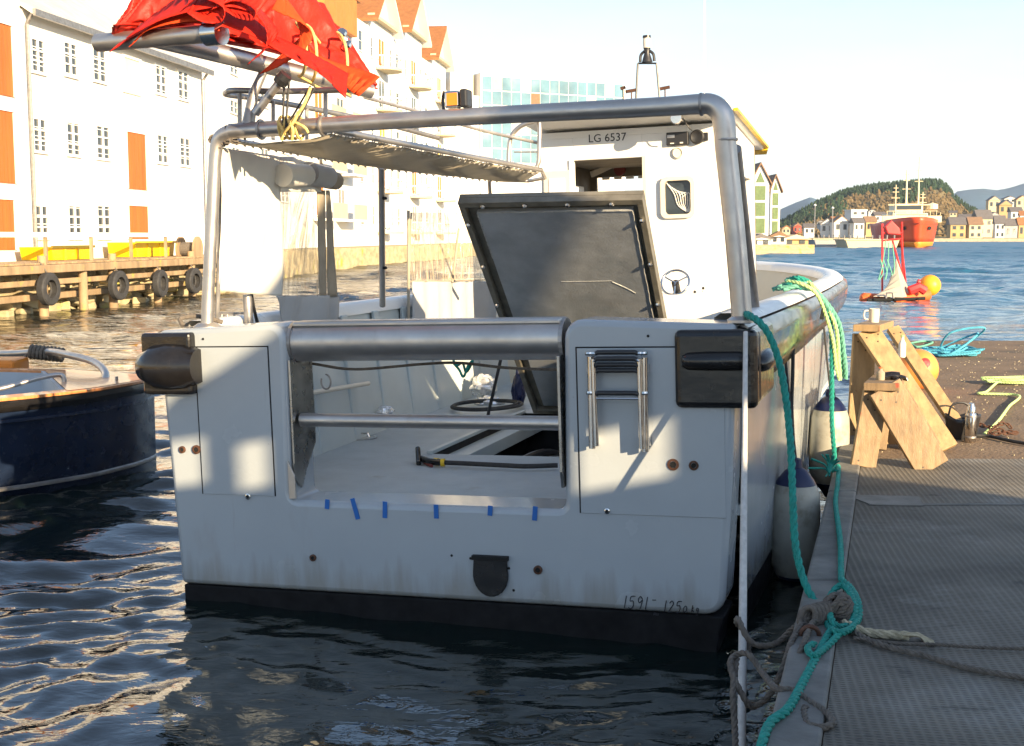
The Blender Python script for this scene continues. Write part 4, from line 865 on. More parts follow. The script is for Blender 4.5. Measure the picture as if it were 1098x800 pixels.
# tool bag / scoop beside it
r = thing('tool_bag', P(1030, 470, z=ZD), 'dark open tool bag with a yellow tag behind the thermos flask', 'bag')
b = MB(); b.grid(lambda u, v: ((.10+.03*v)*cos(2*pi*u)*(1+.1*sin(9*u)), (.07+.03*v)*sin(2*pi*u), .17*v+.02*sin(5*pi*u)), 24, 6); b.build('bag_body', 'black_plastic', r, smooth=50, solid=.008)
MB().tube(cr([(-.1, 0, .16), (-.07, 0, .25), (.03, 0, .26), (.09, 0, .16)]), .008, 8).build('strap', 'black_plastic', r, smooth=True)
MB().box((.03, -.09, .05), (.05, .006, .07)).build('tag', 'yellow_trim', r)
r = thing('chain', P(1062, 466, z=ZD+.01), 'rusty chain heaped on the pontoon just right of the thermos flask', 'chain')
rr = random.Random(5); path = cr([(-.12, .05, .08), (-.02, -.02, .06), (.1, -.06, .03), (.16, -.1, .03), (.05, -.12, .03), (-.05, -.1, .03), (.08, -.02, .09), (.15, -.04, .05)], 6); pp = resample(path, .035)
for i, p_ in enumerate(pp[:-1]):
    t = (pp[i+1]-p_).normalized(); s1 = t.cross(Vector((0, 0, 1))).normalized() if i % 2 else Vector((0, 0, 1)); cc = [p_+t*(.026*cos(a))+s1*(.013*sin(a)) for a in np.linspace(0, 2*pi, 11)[:-1]]
    MB().tube(cc, .006, 6, closed=True).build('link', 'rust', r)
# ropes lying on the sunny deck
rr = random.Random(11)
def heap(cx, cy, w_, d_, n, seed, z=ZD, lift=.05):
    q = random.Random(seed); out = []
    for i in range(n):
        a = i*1.9+q.uniform(-.5, .5); rad = q.uniform(.35, 1); out.append(Vector((cx+w_*rad*cos(a), cy+d_*rad*sin(a), z+.02+q.random()*lift)))
    return out
c = P(1022, 382, z=ZD); pts = heap(c.x, c.y, .42, .30, 34, 1, lift=.10); pts[12].z += .22; pts[13].z += .26; pts[20].z += .2
tag(rope_mb(MB(), pts, .014, 3).build('rope_coil', 'rope_blue', origin=c), 'tangled light blue rope heap at the far edge of the pontoon', 'rope')
c = P(1080, 412, z=ZD); pts = heap(c.x+.1, c.y, .42, .16, 26, 2, lift=.04)+[P(1058, 420, z=ZD+.02), P(1050, 422, z=ZD+.02), P(1092, 424, z=ZD+.02), P(1082, 436, z=ZD+.02), P(1070, 452, z=ZD+.02), P(1055, 466, z=ZD+.02)]
tag(rope_mb(MB(), pts, .012, 3).build('rope_coil', 'rope_lime', origin=c), 'lime green rope lying loose on the brown deck at the right edge', 'rope')
pts = [P(965, 367, z=ZD+.02), P(975, 363+5, z=ZD+.05), P(985, 372, z=ZD+.02), P(1000, 367.5, z=ZD+.02), P(990, 366, z=ZD+.02), P(972, 369, z=ZD+.02)]
tag(rope_mb(MB(), pts, .014, 3).build('rope_coil', 'rope_mint', origin=pts[0]), 'short pale green rope at the far edge of the pontoon above the ball buoy', 'rope')
pts = [P(1045, 467, z=ZD+.02), P(1062, 468, z=ZD+.02), P(1085, 473, z=ZD+.02), P(1120, 479, z=ZD+.02)]
tag(MB().tube(cr(pts), .013, 8).build('hose', 'rope_black', smooth=True, origin=pts[0]), 'thin dark hose running to the right edge below the chain', 'hose')
# ================================================================== THE WORKBOAT
boat = bpy.data.objects.new('workboat', None); COL.objects.link(boat); boat.matrix_world = BM
tag(boat, 'white open stern workboat with steel tube gantry, wheelhouse and raised hatch, moored along the pontoon', 'workboat')
def bp_(mb, name, m, **k): return mb.build(name, m, k.pop('parent', boat), **k)
KB = [(0, 1.53), (1, 1.57), (2, 1.60), (4, 1.64), (6, 1.64), (7, 1.54), (8, 1.26), (8.7, .90), (9.15, .52), (9.35, .25), (9.42, .02)]
KW = [(0, 1.45), (2, 1.48), (4, 1.42), (6, 1.15), (7, .85), (8, .45), (8.6, .18), (9.0, .02), (9.42, .01)]
KS = [(0, 1.50), (3, 1.50), (6, 1.51), (8, 1.56), (9.42, 1.62)]
ip = lambda K, y: float(np.interp(y, [a for a, _ in K], [b for _, b in K]))
def sm(K, y): return (ip(K, y-.35)+ip(K, y)*2+ip(K, y+.35))/4 if y < 9 and y > .36 else ip(K, y)
def xo(y, z):
    zs = sm(KS, y); t = min(max((z+.3)/(zs+.3), 0), 1); return sm(KW, y)+(sm(KB, y)-sm(KW, y))*t**.55
YS = list(np.linspace(.3, 7, 24))+list(np.linspace(7.2, 9.42, 20))
def shell(z0f, z1f, n, off=0):
    vs = []
    for sg in (-1, 1):
        for y in YS:
            z0, z1 = z0f(y), z1f(y)
            for k in range(n+1):
                z = z0+(z1-z0)*k/n; vs.append((sg*max(xo(y, z)+off, .0), y, z))
    fs = []; m = len(YS)
    for s_ in range(2):
        o = s_*m*(n+1)
        fs += [(o+i*(n+1)+k, o+(i+1)*(n+1)+k, o+(i+1)*(n+1)+k+1, o+i*(n+1)+k+1) for i in range(m-1) for k in range(n)]
    return MB().add(vs, fs)
bp_(shell(lambda y: .13, lambda y: sm(KS, y)-.02, 8), 'hull', 'gelcoat', smooth=60)
bp_(shell(lambda y: -.45, lambda y: .13, 4), 'boot_stripe', 'boot_paint', smooth=60)
# rub rail: half round metal strake
def rail_prof(y):
    zs = sm(KS, y); h_ = np.interp(y, [0, 3, 9.4], [.33, .27, .20]); z1 = zs-.005; z0 = z1-h_; d_ = .075
    return [(z0, .0), (z0+.02, d_*.8), (z0+h_*.35, d_*1.05), (z0+h_*.7, d_), (z1-.02, d_*.75), (z1, .0)]
vs = []; fs = []; K = 6; YR = [.02]+YS
for sg in (-1, 1):
    o = len(vs)
    for y in YR:
        for (z, d_) in rail_prof(y): vs.append((sg*(xo(y, z)+d_), y, z))
    fs += [(o+i*K+k, o+(i+1)*K+k, o+(i+1)*K+k+1, o+i*K+k+1) for i in range(len(YR)-1) for k in range(K-1)]
bp_(MB().add(vs, fs), 'rub_rail', 'rail_metal', smooth=60)
mat('bow_warm_shade', (.62, .55, .41), .6, var=.06, vs=2)  # warm shade on white paint, put into the base colour
# gunwale cap and inner bulwark
def offs(y, d_): return max(sm(KB, y)-d_, 0)
vs = []; fs = []; GP = [(-.02, -.0, 0), (.0, .02, 0), (.03, .035, 0), (.13, .035, 0), (.16, .015, 0), (.17, -.05, 0)]; K = len(GP)
for sg in (-1, 1):
    o = len(vs)
    for y in YS:
        zs = sm(KS, y); yy = min(y, 9.42)
        for (d_, dz, _) in GP: 
            ye = y-(d_ if y > 9.2 else d_*max(0, (y-7.5)/1.7)*.9) if y > 7.5 else y
            vs.append((sg*offs(y, d_ if y < 9.3 else min(d_, .02)), ye, zs+dz))
    fs += [(o+i*K+k, o+(i+1)*K+k, o+(i+1)*K+k+1, o+i*K+k+1) for i in range(len(YS)-1) for k in range(K-1)]
bp_(MB().add(vs, fs), 'gunwale', 'white_paint', smooth=50)
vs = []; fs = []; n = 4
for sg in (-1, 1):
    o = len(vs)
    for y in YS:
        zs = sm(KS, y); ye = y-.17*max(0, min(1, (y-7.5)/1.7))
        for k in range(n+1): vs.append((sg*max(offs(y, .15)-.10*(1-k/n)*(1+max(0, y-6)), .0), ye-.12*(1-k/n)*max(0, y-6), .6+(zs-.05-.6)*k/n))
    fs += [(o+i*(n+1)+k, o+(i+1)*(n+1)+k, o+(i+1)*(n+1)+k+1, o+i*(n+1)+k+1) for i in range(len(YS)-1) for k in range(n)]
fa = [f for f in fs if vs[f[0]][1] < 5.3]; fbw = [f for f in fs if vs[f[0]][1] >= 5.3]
bp_(MB().add(vs, fa), 'inner_bulwark', 'inner_paint', smooth=60); bp_(MB().add(vs, fbw), 'bow_bulwark', 'bow_warm_shade', smooth=60)  # forward bulwark split off to carry the painted warm shade
for i, y in enumerate((.95, 1.5, 2.05, 2.6, 3.15, 3.7, 4.25, 4.8)):
    x = -(sm(KB, y)-.235)
    bp_(MB().prism([(x-.07, y-.05, .6), (x+.02, y-.05, .6), (x-.045, y-.05, 1.46), (x-.07, y-.05, 1.46)], (0, .09, 0)), 'rib', 'inner_paint', bevel=.01)
# transom with stern opening
def arc(cx, cz, r, a0, a1, n=6): return [(cx+r*cos(a), cz+r*sin(a)) for a in np.linspace(a0, a1, n+1)]
out = [(-1.47, .13)]+arc(1.36, .23, .10, -pi/2, 0)+[(1.50, .8), (1.53, 1.50)]+arc(.80, 1.44, .09, pi/2, pi, 5)+[(.695, .70)]+arc(.655, .65, .04, 0, -pi/2, 3)+arc(-.745, .65, .04, -pi/2, -pi, 3)+[(-.775, 1.40)]+arc(-.865, 1.44, .09, 0, pi/2, 5)+[(-1.53, 1.50)]
# (closed clockwise outline of a U; extruded 0.3 m forward)
bp_(MB().prism([(x, 0, z) for x, z in out], (0, .30, 0)), 'transom', 'gelcoat', bevel=.03, seg=3, smooth=35)
bp_(MB().prism([(x, .012, z) for x, z in [(-1.455, -.45), (1.36, -.45), (1.43, .05), (1.455, .127), (-1.462, .127)]], (0, .288, 0)), 'boot_stripe', 'boot_paint', bevel=.01)
# stern locker doors with their gaps
def door(x0, x1, z0, z1, hid):
    g = MB(); t = .007
    g.box2((x0-t, -.0015, z0), (x0, .004, z1+t))
    if not hid: g.box2((x1, -.0015, z0), (x1+t, .004, z1+t))
    g.box2((x0, -.0015, z1), (x1, .004, z1+t))
    bp_(g, 'door_gap', 'dark_gap')
    d_ = bp_(MB().box2((x0, -.004, z0), (x1, .004, z1)), 'locker_door', 'gelcoat', bevel=.002)
    return d_
door(-1.30, -.875, .63, 1.41, 0); door(.775, 1.47, .60, 1.395, 1)
# bungs and drains
for i, (x, z, r_) in enumerate([(-1.412, .866, .019), (-1.326, .868, .024), (1.227, .847, .028), (1.324, .845, .023), (-.669, .313, .018), (.55, .31, .022), (.905, .615, .014), (-1.03, .625, .016)]):
    R0 = Matrix.Rotation(pi/2, 3, 'X'); o = bp_(MB().lathe([(r_*.55, -.002), (r_*.6, .007), (r_, .005), (r_, -.004)], (x, -.004, z), 20, R0), 'drain_fitting', 'rust' if r_ > .017 else 'chrome', smooth=30)
    MB().lathe([(r_*.5, .0), (r_*.5, .0055)], (x, -.004, z), 16, R0).build('hole', 'dark_gap', o)
for (x, z) in ((-1.25, 1.455), (1.12, 1.45), (.1, .36), (.42, .20), (.40, .31), (.20, .35)): bp_(MB().lathe([(.007, 0), (.005, .004)], (x, -.001, z), 8, Matrix.Rotation(pi/2, 3, 'X')), 'screw', 'dark_gap')
# exhaust flap: black D shape
fl = [(.222, .362), (.395, .352)]+[(.307+.092*cos(a), .275+.11*sin(a)) for a in np.linspace(.25, -pi-.15, 16)]
o = bp_(MB().prism([(x, -.022, z) for x, z in fl], (0, .02, 0)), 'exhaust_flap', 'rubber', bevel=.006)
MB().box2((.215, -.03, .350), (.402, -.002, .372)).build('flap_strip', 'dark_gap', o)
# blue tape tabs along the lip
for (px, py, ln, an) in ((350, 541, .05, .1), (380, 546, .11, -.25), (412, 547, .085, .05), (467, 549, .07, .0), (525, 548, .05, .1), (573, 551, .07, .1)):
    q = L(px, py, y=-.012); R0 = Matrix.Rotation(an, 3, 'Y'); bp_(MB().box((q.x, -.0035, q.z), (.024, .004, ln), R0), 'tape_tab', 'blue_tape')
# pen writing: strokes
def ink(strs, x, z, s):
    b = MB()
    for st in strs:
        pts = [Vector((x+a*s*.72+c*s*.16, -.0035, z+c*s)) for a, c in st]; b.tube(cr(pts, 5) if len(pts) > 2 else pts, .0022, 5)
    return b
G = {'1': [[(.15, 0), (.2, 1)]], '5': [[(.6, 1), (.15, .95), (.1, .6), (.4, .62), (.52, .3), (.3, 0), (0, .08)]], '9': [[(.55, .8), (.3, 1), (.1, .75), (.3, .5), (.55, .75), (.5, .3), (.4, 0)]],
     '2': [[(.05, .8), (.3, 1), (.5, .75), (.2, .25), (.02, .02), (.55, .05)]], '0': [[(.3, .8), (.05, .5), (.2, .1), (.5, .3), (.5, .65), (.3, .8)]], '-': [[(.0, .5), (.7, .52)]],
     'k': [[(.1, 0), (.15, .9)], [(.45, .6), (.12, .35), (.5, 0)]], 'g': [[(.45, .5), (.15, .55), (.1, .2), (.42, .25), (.45, .5), (.4, -.3), (.1, -.4)]], 'm': [[(0, .0), (.1, .4), (.25, .05), (.35, .4), (.5, .05), (.6, .4), (.7, 0)]], 'i': [[(.1, 0), (.12, .4)]]}
def write(word, px, py, s):
    q = L(px, py, y=0); b = MB(); x = q.x
    for ch in word:
        if ch == ' ': x += s*.5; continue
        k = .8 if ch in 'g0k' else 1; c = ink(G[ch], x, q.z, s*k); b.add(c.v, c.f); x += s*(.42 if ch in '1i' else .62)*k
    return bp_(b, 'handwriting', 'ink')
write('1591', 668, 652, .062); write('-', 699, 647, .035); write('1250', 711, 656, .056); write('kg', 741, 656, .044); write('mi', 701, 659.5, .030)
# stern roller and rails in the opening
o = bp_(MB().tube([(-.775, .13, 1.425), (-.4, .13, 1.428), (.3, .13, 1.43), (.695, .13, 1.43)], .102, 32), 'stern_roller', 'steel', smooth=40)
MB().box2((-.76, .06, 1.502), (.68, .20, 1.536)).build('top_plate', 'steel', o, bevel=.012)
for x in (-.77, .685): MB().lathe([(.11, -.01), (.11, .01)], (x, .13, 1.425), 24, Matrix.Rotation(pi/2, 3, 'Y')).build('end_plate', 'steel_dull', o)
bp_(MB().tube([(-.75, .10, 1.02), (.67, .10, 1.02)], .036, 20), 'lower_rail', 'steel', smooth=40)
pl = bp_(MB().prism([(-.772, .02, .80), (-.772, .02, 1.34), (-.772, .27, 1.34), (-.772, .27, .88), (-.772, .2, .80)], (.012, 0, 0)), 'jamb_plate', 'brush_metal', bevel=.002)
MB().prism([(-.775, .02, .80), (-.775, .02, .74), (-.775, .10, .66), (-.775, .2, .80)], (.01, 0, 0)).build('foot', 'brush_metal', pl)
bp_(MB().prism([(.693, .0, .72), (.693, -.02, .80), (.693, -.02, 1.36), (.693, .24, 1.36), (.693, .24, .85), (.693, .1, .72)], (-.014, 0, 0)), 'jamb_plate', 'brush_metal', bevel=.002)
bp_(MB().prism([(-.79, -.004, .62), (-.752, -.004, .62), (-.752, -.004, .74), (-.79, -.004, .82)], (0, .012, 0)), 'latch_plate', 'steel', bevel=.002)
# line across the opening
bp_(MB().tube(cr([(-.75, .25, 1.30), (-.5, .25, 1.27), (-.1, .22, 1.30), (0.1, .22, 1.305), (.35, .22, 1.28), (.67, .2, 1.27)]), .008, 6), 'safety_line', 'rope_brown', smooth=True)
bp_(MB().tube([(-.69+.028*sin(a), .28, 1.20+.04*cos(a)) for a in np.linspace(0, 5.2, 14)], .005, 6), 'ring', 'steel_dull', smooth=True)
# rubber corner pads
lp = MB().box2((-1.60, -.055, 1.165), (-1.30, .12, 1.492)); o = bp_(lp, 'corner_pad', 'rubber', bevel=.02, seg=3)
b = MB(); q0 = Vector((-1.40, -.06, 1.31))
b.lathe([(.02, -.20), (.075, -.17), (.115, -.09), (.125, 0), (.118, .1), (.09, .17)], (-1.435, -.03, 1.315), 20, Matrix.Rotation(pi/2, 3, 'Y')); b.build('bulge', 'rubber', o, smooth=60)
b = MB().box2((-1.61, .06, 1.185), (-1.50, .55, 1.485)); b.build('side_pad', 'rubber', o, bevel=.03, seg=3)
o = bp_(MB().box2((1.245, -.035, 1.115), (1.625, .10, 1.478)), 'corner_pad', 'rubber', bevel=.03, seg=3)
b = MB(); b.lathe([(.01, -.17), (.03, -.165), (.042, -.14), (.046, -.05), (.046, .10), (.03, .14)], (1.45, -.024, 1.335), 18, Matrix.Rotation(pi/2, 3, 'Y')); b.build('bulge', 'rubber', o, smooth=60)
b = MB().box2((1.50, .02, 1.12), (1.63, .62, 1.48)); b.build('side_pad', 'rubber', o, bevel=.04, seg=3)
b = MB(); b.lathe([(.01, -.26), (.04, -.22), (.055, 0), (.04, .22), (.01, .26)], (1.62, .32, 1.31), 18, Matrix.Rotation(pi/2, 3, 'X')); b.build('bulge', 'rubber', o, smooth=60)
# boarding ladder folded up
ld = bp_(MB().tube([(.855, -.055, 1.36), (.853, -.055, .925)], .0165, 14).tube([(1.112, -.055, 1.355), (1.108, -.055, .915)], .0165, 14), 'boarding_ladder', 'chrome', smooth=40)
MB().tube([(.872, -.075, 1.35), (.878, -.075, .94)], .013, 12).tube([(1.092, -.075, 1.35), (1.096, -.075, .93)], .013, 12).build('inner_tube', 'chrome', ld, smooth=40)
for x in (.853, .877, 1.094, 1.110):
    for z in (1.375, 1.19): MB().lathe([(.019, -.008), (.021, 0), (.019, .008)], (x, -.065, z), 14).build('collar', 'chrome', ld)
for (z, y_) in ((1.375, -.075), (1.347, -.09), (1.318, -.08), (1.29, -.07), (1.185, -.08)):
    MB().tube([(.885, y_, z), (.895, y_, z+.006), (1.072, y_, z+.006), (1.084, y_, z)], .0115, 10).build('rung', 'black_plastic', ld, smooth=40)
    for x in (.87, 1.10): MB().tube([(x, y_+.012, z-.012), (x+(.02 if x < 1 else -.02), y_, z)], .006, 6).build('pin', 'chrome', ld)
MB().tube([(.88, -.08, 1.165), (1.09, -.08, 1.165)], .005, 6).build('wire', 'chrome', ld)
for x in (.853, 1.110): 
    for z in (1.30, .96): MB().box2((x-.018, -.05, z-.02), (x+.018, -.003, z+.02)).build('bracket', 'chrome', ld)
# deck with engine hatch
def dk(x0, x1, y0, y1): 
    b.box2((x0, y0, .55), (x1, y1, .602))
b = MB(); dk(-1.50, 1.50, .30, 1.55); dk(-1.50, -.62, 1.55, 3.50); dk(.86, 1.50, 1.55, 3.50); dk(-1.52, 1.52, 3.50, 7.6); bp_(b, 'deck', 'deck_paint')
b = MB(); b.box2((-.615, 1.552, .1), (-.60, 3.498, .598)); b.box2((.845, 1.552, .1), (.858, 3.498, .598)); b.box2((-.60, 1.552, .1), (.845, 1.565, .598)); b.box2((-.60, 3.485, .1), (.845, 3.498, .598)); b.box2((-.6, 1.57, .08), (.845, 3.48, .1)); bp_(b, 'engine_bay', 'dark_gap')
b = MB(); b.box2((-.598, 1.57, .52), (-.42, 3.48, .56)); b.box2((-.42, 1.57, .50), (-.40, 3.48, .585)); b.box2((-.638, 1.53, .602), (-.598, 3.50, .625)); bp_(b, 'hatch_gutter', 'inner_paint', bevel=.004)
e = bp_(MB().box2((-.15, 1.9, .1), (.45, 3.0, .40)), 'engine', 'steel_dull', bevel=.04)
for i in range(6): MB().tube(cr([(-.3+.1*i, 1.7+.1*i, .15), (-.3+.12*i, 1.9, .38+.02*i), (-.1+.1*i, 2.3, .50-.04*i), (0.1*i, 2.9, .3)]), .025, 8).build('hose', 'black_plastic', e, smooth=True)
MB().lathe([(.12, 0), (.12, .1), (.05, .14)], (.1, 2.0, .38), 16).build('filter', 'brush_metal', e)
MB().tube([(-.34, 1.75, .3), (-.35, 1.72, .56)], .008, 6).build('dipstick', 'chrome', e)
# raised hatch lid
TL, TR, BL_ = L(492, 212, y=1.6), L(690, 208, y=1.6), L(573, 438, z=.64)
BR_ = BL_+(TR-TL)*1.0
u_ = (TR-TL).normalized(); v_ = (BL_-TL).normalized(); nn_ = u_.cross(v_).normalized()
if nn_.y > 0: nn_ = -nn_
W_, H_ = (TR-TL).length, (BL_-TL).length
lq = lambda a, c, o=0: TL+u_*a+v_*c+nn_*o
def lbox(a0, a1, c0, c1, o0, o1): return MB().prism([lq(a0, c0, o0), lq(a1, c0, o0), lq(a1, c1, o0), lq(a0, c1, o0)], nn_*(o1-o0))
lid = bp_(lbox(0, W_, 0, H_, -.03, .0), 'hatch_lid', 'lid_frame', bevel=.003)
for (a0, a1, c0, c1) in ((0, W_, 0, .045), (0, W_, H_-.05, H_), (0, .038, .045, H_-.05), (W_-.038, W_, .045, H_-.05)): lbox(a0, a1, c0, c1, .0015, .045).build('lid_rim', 'lid_frame', lid, bevel=.003)
lbox(.10, W_-.07, .10, H_-.10, .002, .035).build('insulation_panel', 'lid_foil', lid, bevel=.004)
b = MB(); rr = random.Random(3)
for side in range(3):
    n = 60; pts = []
    for i in range(n+1):
        t = i/n; j = rr.uniform(-.0025, .0025)
        if side == 0: pts.append(lq(.105+t*(W_-.18), .103+j, .037))
        elif side == 1: pts.append(lq(W_-.075+j, .105+t*(H_-.22), .037))
        else: pts.append(lq(.103+j, .105+t*(H_-.22)*.2, .037))
    b.tube(pts, .0045, 5)
b.tube([lq(.52, .80, .036), lq(.72, .795, .036), lq(.86, .79, .036)], .0022, 4); b.tube([lq(.86, .80, .036), lq(.95, .87, .036), lq(1.0, .92, .036)], .0025, 4)
b.build('panel_edging', 'lid_edge', lid)
for k in range(4):
    for (a, c) in ((.16+.27*k, .028), (W_-.025, .18+.42*k), (.025, .2+.42*k)): MB().lathe([(.016, 0), (.016, .008), (.009, .018)], lq(a, c, .046), 10, nn_.to_track_quat('Z', 'Y').to_matrix()).build('clip', 'chrome', lid)
MB().tube([lq(.03, H_*.55, .03), Vector((-.62, 2.6, .62))], .012, 8).build('gas_strut', 'black_plastic', lid, smooth=True)
# gantry
GY = .12
path = [L(222, 348, y=GY), L(224, 300, y=GY), L(229, 200, y=GY), L(231, 165, y=GY), L(235, 149, y=GY), L(246, 142, y=GY), L(262, 140, y=GY), L(400, 131, y=GY), L(560, 122, y=GY), L(700, 115, y=GY), L(745, 112, y=GY), L(762, 112, y=GY), L(773, 121, y=GY), L(777, 138, y=GY), L(779, 165, y=GY), L(788, 250, y=GY), L(796, 345, y=GY)]
rad = [.033]*4+[.037, .04, .04]+[.041, .043, .045, .047, .049, .052, .052, .050, .048, .048]
pp = cr(path, 5); rad2 = np.interp(np.linspace(0, 16, len(pp)), range(17), rad)
gan = bp_(MB().tube(pp, list(rad2), 24), 'gantry', 'steel', smooth=40)
for (px, py, hz) in ((346, 135, 0), (752, 112, 0), (779, 150, 1), (280, 139, 0)):
    q = L(px, py, y=GY); MB().lathe([(.052, -.006), (.054, 0), (.052, .006)], q, 20, Matrix.Rotation(pi/2, 3, 'Y') if not hz else None).build('weld', 'steel_dull', gan, smooth=60)
MB().tube([L(786, 160, y=.20), L(795, 240, y=.5), L(807, 336, y=.85)], .040, 20).build('brace', 'steel_dull', gan, smooth=40)
MB().tube([L(234, 160, y=.2), L(236, 240, y=.22), L(233, 345, y=.25)], .012, 8).build('brace', 'steel_dull', gan, smooth=40)
for (px, py) in ((222, 348), (797, 344)): q = L(px, py, y=GY); MB().lathe([(.075, 0), (.075, .012), (.05, .03)], (q.x, q.y, 1.502), 20).build('base_flange', 'steel', gan, smooth=30)
# canopy: sagging cloth laced into a tube frame
cn = [Vector(q) for q in ((-1.12, .14, 2.49), (-.97, 1.63, 2.43), (-.66, 3.35, 2.39))]; cf = [Vector(q) for q in ((-.50, .14, 2.50), (-.41, 1.6, 2.47), (-.27, 3.0, 2.43))]
NE = lambda t: cr(cn, 10)[min(int(t*20), 20)]; FE = lambda t: cr(cf, 10)[min(int(t*20), 20)]
c1, c2 = cr(cn, 20), cr(cf, 20)
o = bp_(MB().tube(c1, .014, 10).tube(c2, .017, 10).tube([c1[-1], Vector((-.5, 3.42, 2.38)), Vector((-.33, 3.3, 2.39)), c2[-1]], .014, 10), 'canopy_frame', 'steel', smooth=40)
def cf_(u, v):
    i = min(int(v*40), 40); a, c = c1[i], c2[i]; p_ = a.lerp(c, .04+.92*u); sag = .028*sin(pi*u)+.006*sin(9*u+22*v)*sin(pi*u)+.007*abs(sin(v*31))*(u-.5)**2*4
    return p_+Vector((0, 0, -sag-.012))
bp_(MB().grid(cf_, 16, 80), 'canopy_cloth', 'canopy_tan', smooth=180, solid=.004)
for k in range(36):
    lace = MB(); t = k/36; i = int(t*40); a = c1[i]; c = c2[i]; lace.tube([a+Vector((0, 0, .016)), a.lerp(c, .06)+Vector((0, .02, -.03)), c1[min(i+1, 40)]+Vector((0, 0, .016))], .004, 5); lace.build('lacing', 'rope_white', o); lace = MB(); lace.tube([c+Vector((0, 0, .02)), c.lerp(a, .07)+Vector((0, .02, -.03)), c2[min(i+1, 40)]+Vector((0, 0, .02))], .004, 5); lace.build('lacing', 'rope_white', o)
for (a, c, r_) in ((Vector((-1.03, 1.9, 2.43)), Vector((-1.33, 2.5, 1.50)), .022), (Vector((-.70, 3.1, 2.38)), Vector((-.95, 3.9, 1.6)), .014)): bp_(MB().tube([a, c], r_, 12), 'canopy_post', 'steel', smooth=40)
b = MB(); [b.lathe([(.012, 0), (.02, .01), (.012, .02)], Vector((-1.03, 1.9, 2.43)).lerp(Vector((-1.33, 2.5, 1.50)), t)+Vector((.03, -.02, 0)), 8) for t in (.22, .72)]; bp_(b, 'post_clip', 'dark_gap')
# guard rail over the canopy
lo = cr([L(380, 96, y=.25), L(300, 98, y=.25), L(252, 97, y=.25), L(244, 99, y=.32), L(246, 102, y=.5), L(290, 108, y=.9), L(400, 130, y=1.8), L(470, 148, y=2.5)], 6)
g = bp_(MB().tube(lo, .016, 12), 'guard_rail', 'steel_dull', smooth=40)
for (px, py0, py1, y_) in ((257, 98, 134, .25), (293, 108, 150, .9), (349, 95, 130, .3), (329, 115, 155, 1.2)): MB().tube([L(px, py0, y=y_), L(px, py1, y=y_)], .012, 8).build('stanchion', 'steel_dull', g, smooth=40)
MB().tube(cr([L(390, 104, y=2.2), L(450, 120, y=2.5), L(510, 138, y=2.7), L(576, 153, y=3.0)], 5), .012, 8).build('top_rail', 'steel', g, smooth=40)
MB().tube(cr([L(545, 178, y=2.9), L(547, 150, y=2.9), L(556, 137, y=2.9), L(570, 131, y=2.9), L(578, 132, y=2.95), L(578, 160, y=2.95), L(577, 175, y=2.95), L(571, 187, y=2.95)], 6), .016, 10).build('hoop', 'steel', g, smooth=40)
MB().tube([L(551, 163, y=2.9), L(577, 163, y=2.95)], .006, 6).build('hoop_bar', 'steel', g)
# side curtains (port)
def xc(t): return -1.16-.16*t
def cur(px0, px1, py0, py1, nu, nv, name, m, dxf=None, wob=.012, seed=0, **k):
    def f(u, v):
        px = px0(v) if callable(px0) else px0; pxb = px1(v) if callable(px1) else px1; x_ = px+(pxb-px)*u
        ya = py0(u) if callable(py0) else py0; yb = py1(u) if callable(py1) else py1; y_ = ya+(yb-ya)*v; t = (y_-155)/190
        q = L(x_, y_, x=xc(t)); q.x += wob*noise.noise(Vector((q.y*5+seed, q.z*1.2, seed)))*2+wob*.4*noise.noise(Vector((q.y*18, q.z*5, seed))); return q
    return bp_(MB().grid(f, nu, nv), name, m, smooth=180, **k)
cur(lambda v: 238-5*v, lambda v: 300+2*v, lambda u: 158+10*u, lambda u: 312+6*u, 30, 50, 'side_canvas', 'canvas', wob=.015, solid=.003)
cur(lambda v: 292+14*v, lambda v: 365-1*v, 317, lambda u: 348, 40, 12, 'curtain_skirt', 'canvas_grey', wob=.035, seed=4, solid=.003)
cur(300, 343, 168, 206, 16, 10, 'rolled_flap', 'canvas', wob=.03, seed=6, solid=.004)
pv = bpy.data.materials.new('clear_plastic'); pv.use_nodes = True; n_ = pv.node_tree; pb = n_.nodes['Principled BSDF']; pb.inputs['Base Color'].default_value = (.50, .40, .27, 1); pb.inputs['Roughness'].default_value = .12; pb.inputs['Alpha'].default_value = .30; pb.inputs['Specular IOR Level'].default_value = .9
tcn = n_.nodes.new('ShaderNodeTexCoord'); mpn = n_.nodes.new('ShaderNodeMapping'); mpn.inputs['Scale'].default_value = (1, 9, 1.5); zn = n_.nodes.new('ShaderNodeTexNoise'); zn.inputs['Scale'].default_value = 2.4; zn.inputs['Detail'].default_value = 4; zn.inputs['Distortion'].default_value = 1.2
bn = n_.nodes.new('ShaderNodeBump'); bn.inputs['Strength'].default_value = 1; bn.inputs['Distance'].default_value = .06; n_.links.new(tcn.outputs['Object'], mpn.inputs[0]); n_.links.new(mpn.outputs[0], zn.inputs['Vector']); n_.links.new(zn.outputs['Fac'], bn.inputs['Height']); n_.links.new(bn.outputs['Normal'], pb.inputs['Normal'])
mrn = n_.nodes.new('ShaderNodeMapRange'); mrn.inputs['From Min'].default_value = .35; mrn.inputs['From Max'].default_value = .65; mrn.inputs['To Min'].default_value = .12; mrn.inputs['To Max'].default_value = .8; n_.links.new(zn.outputs['Fac'], mrn.inputs['Value']); n_.links.new(mrn.outputs['Result'], pb.inputs['Alpha'])
MATS['clear_plastic'] = pv
cur(301, 342, 206, 318, 24, 40, 'plastic_window', 'clear_plastic', wob=.03, seed=2)
cur(lambda v: 342, lambda v: 349, 204, 318, 3, 20, 'curtain_strap', 'canvas_dark', wob=.01, seed=2, solid=.004)
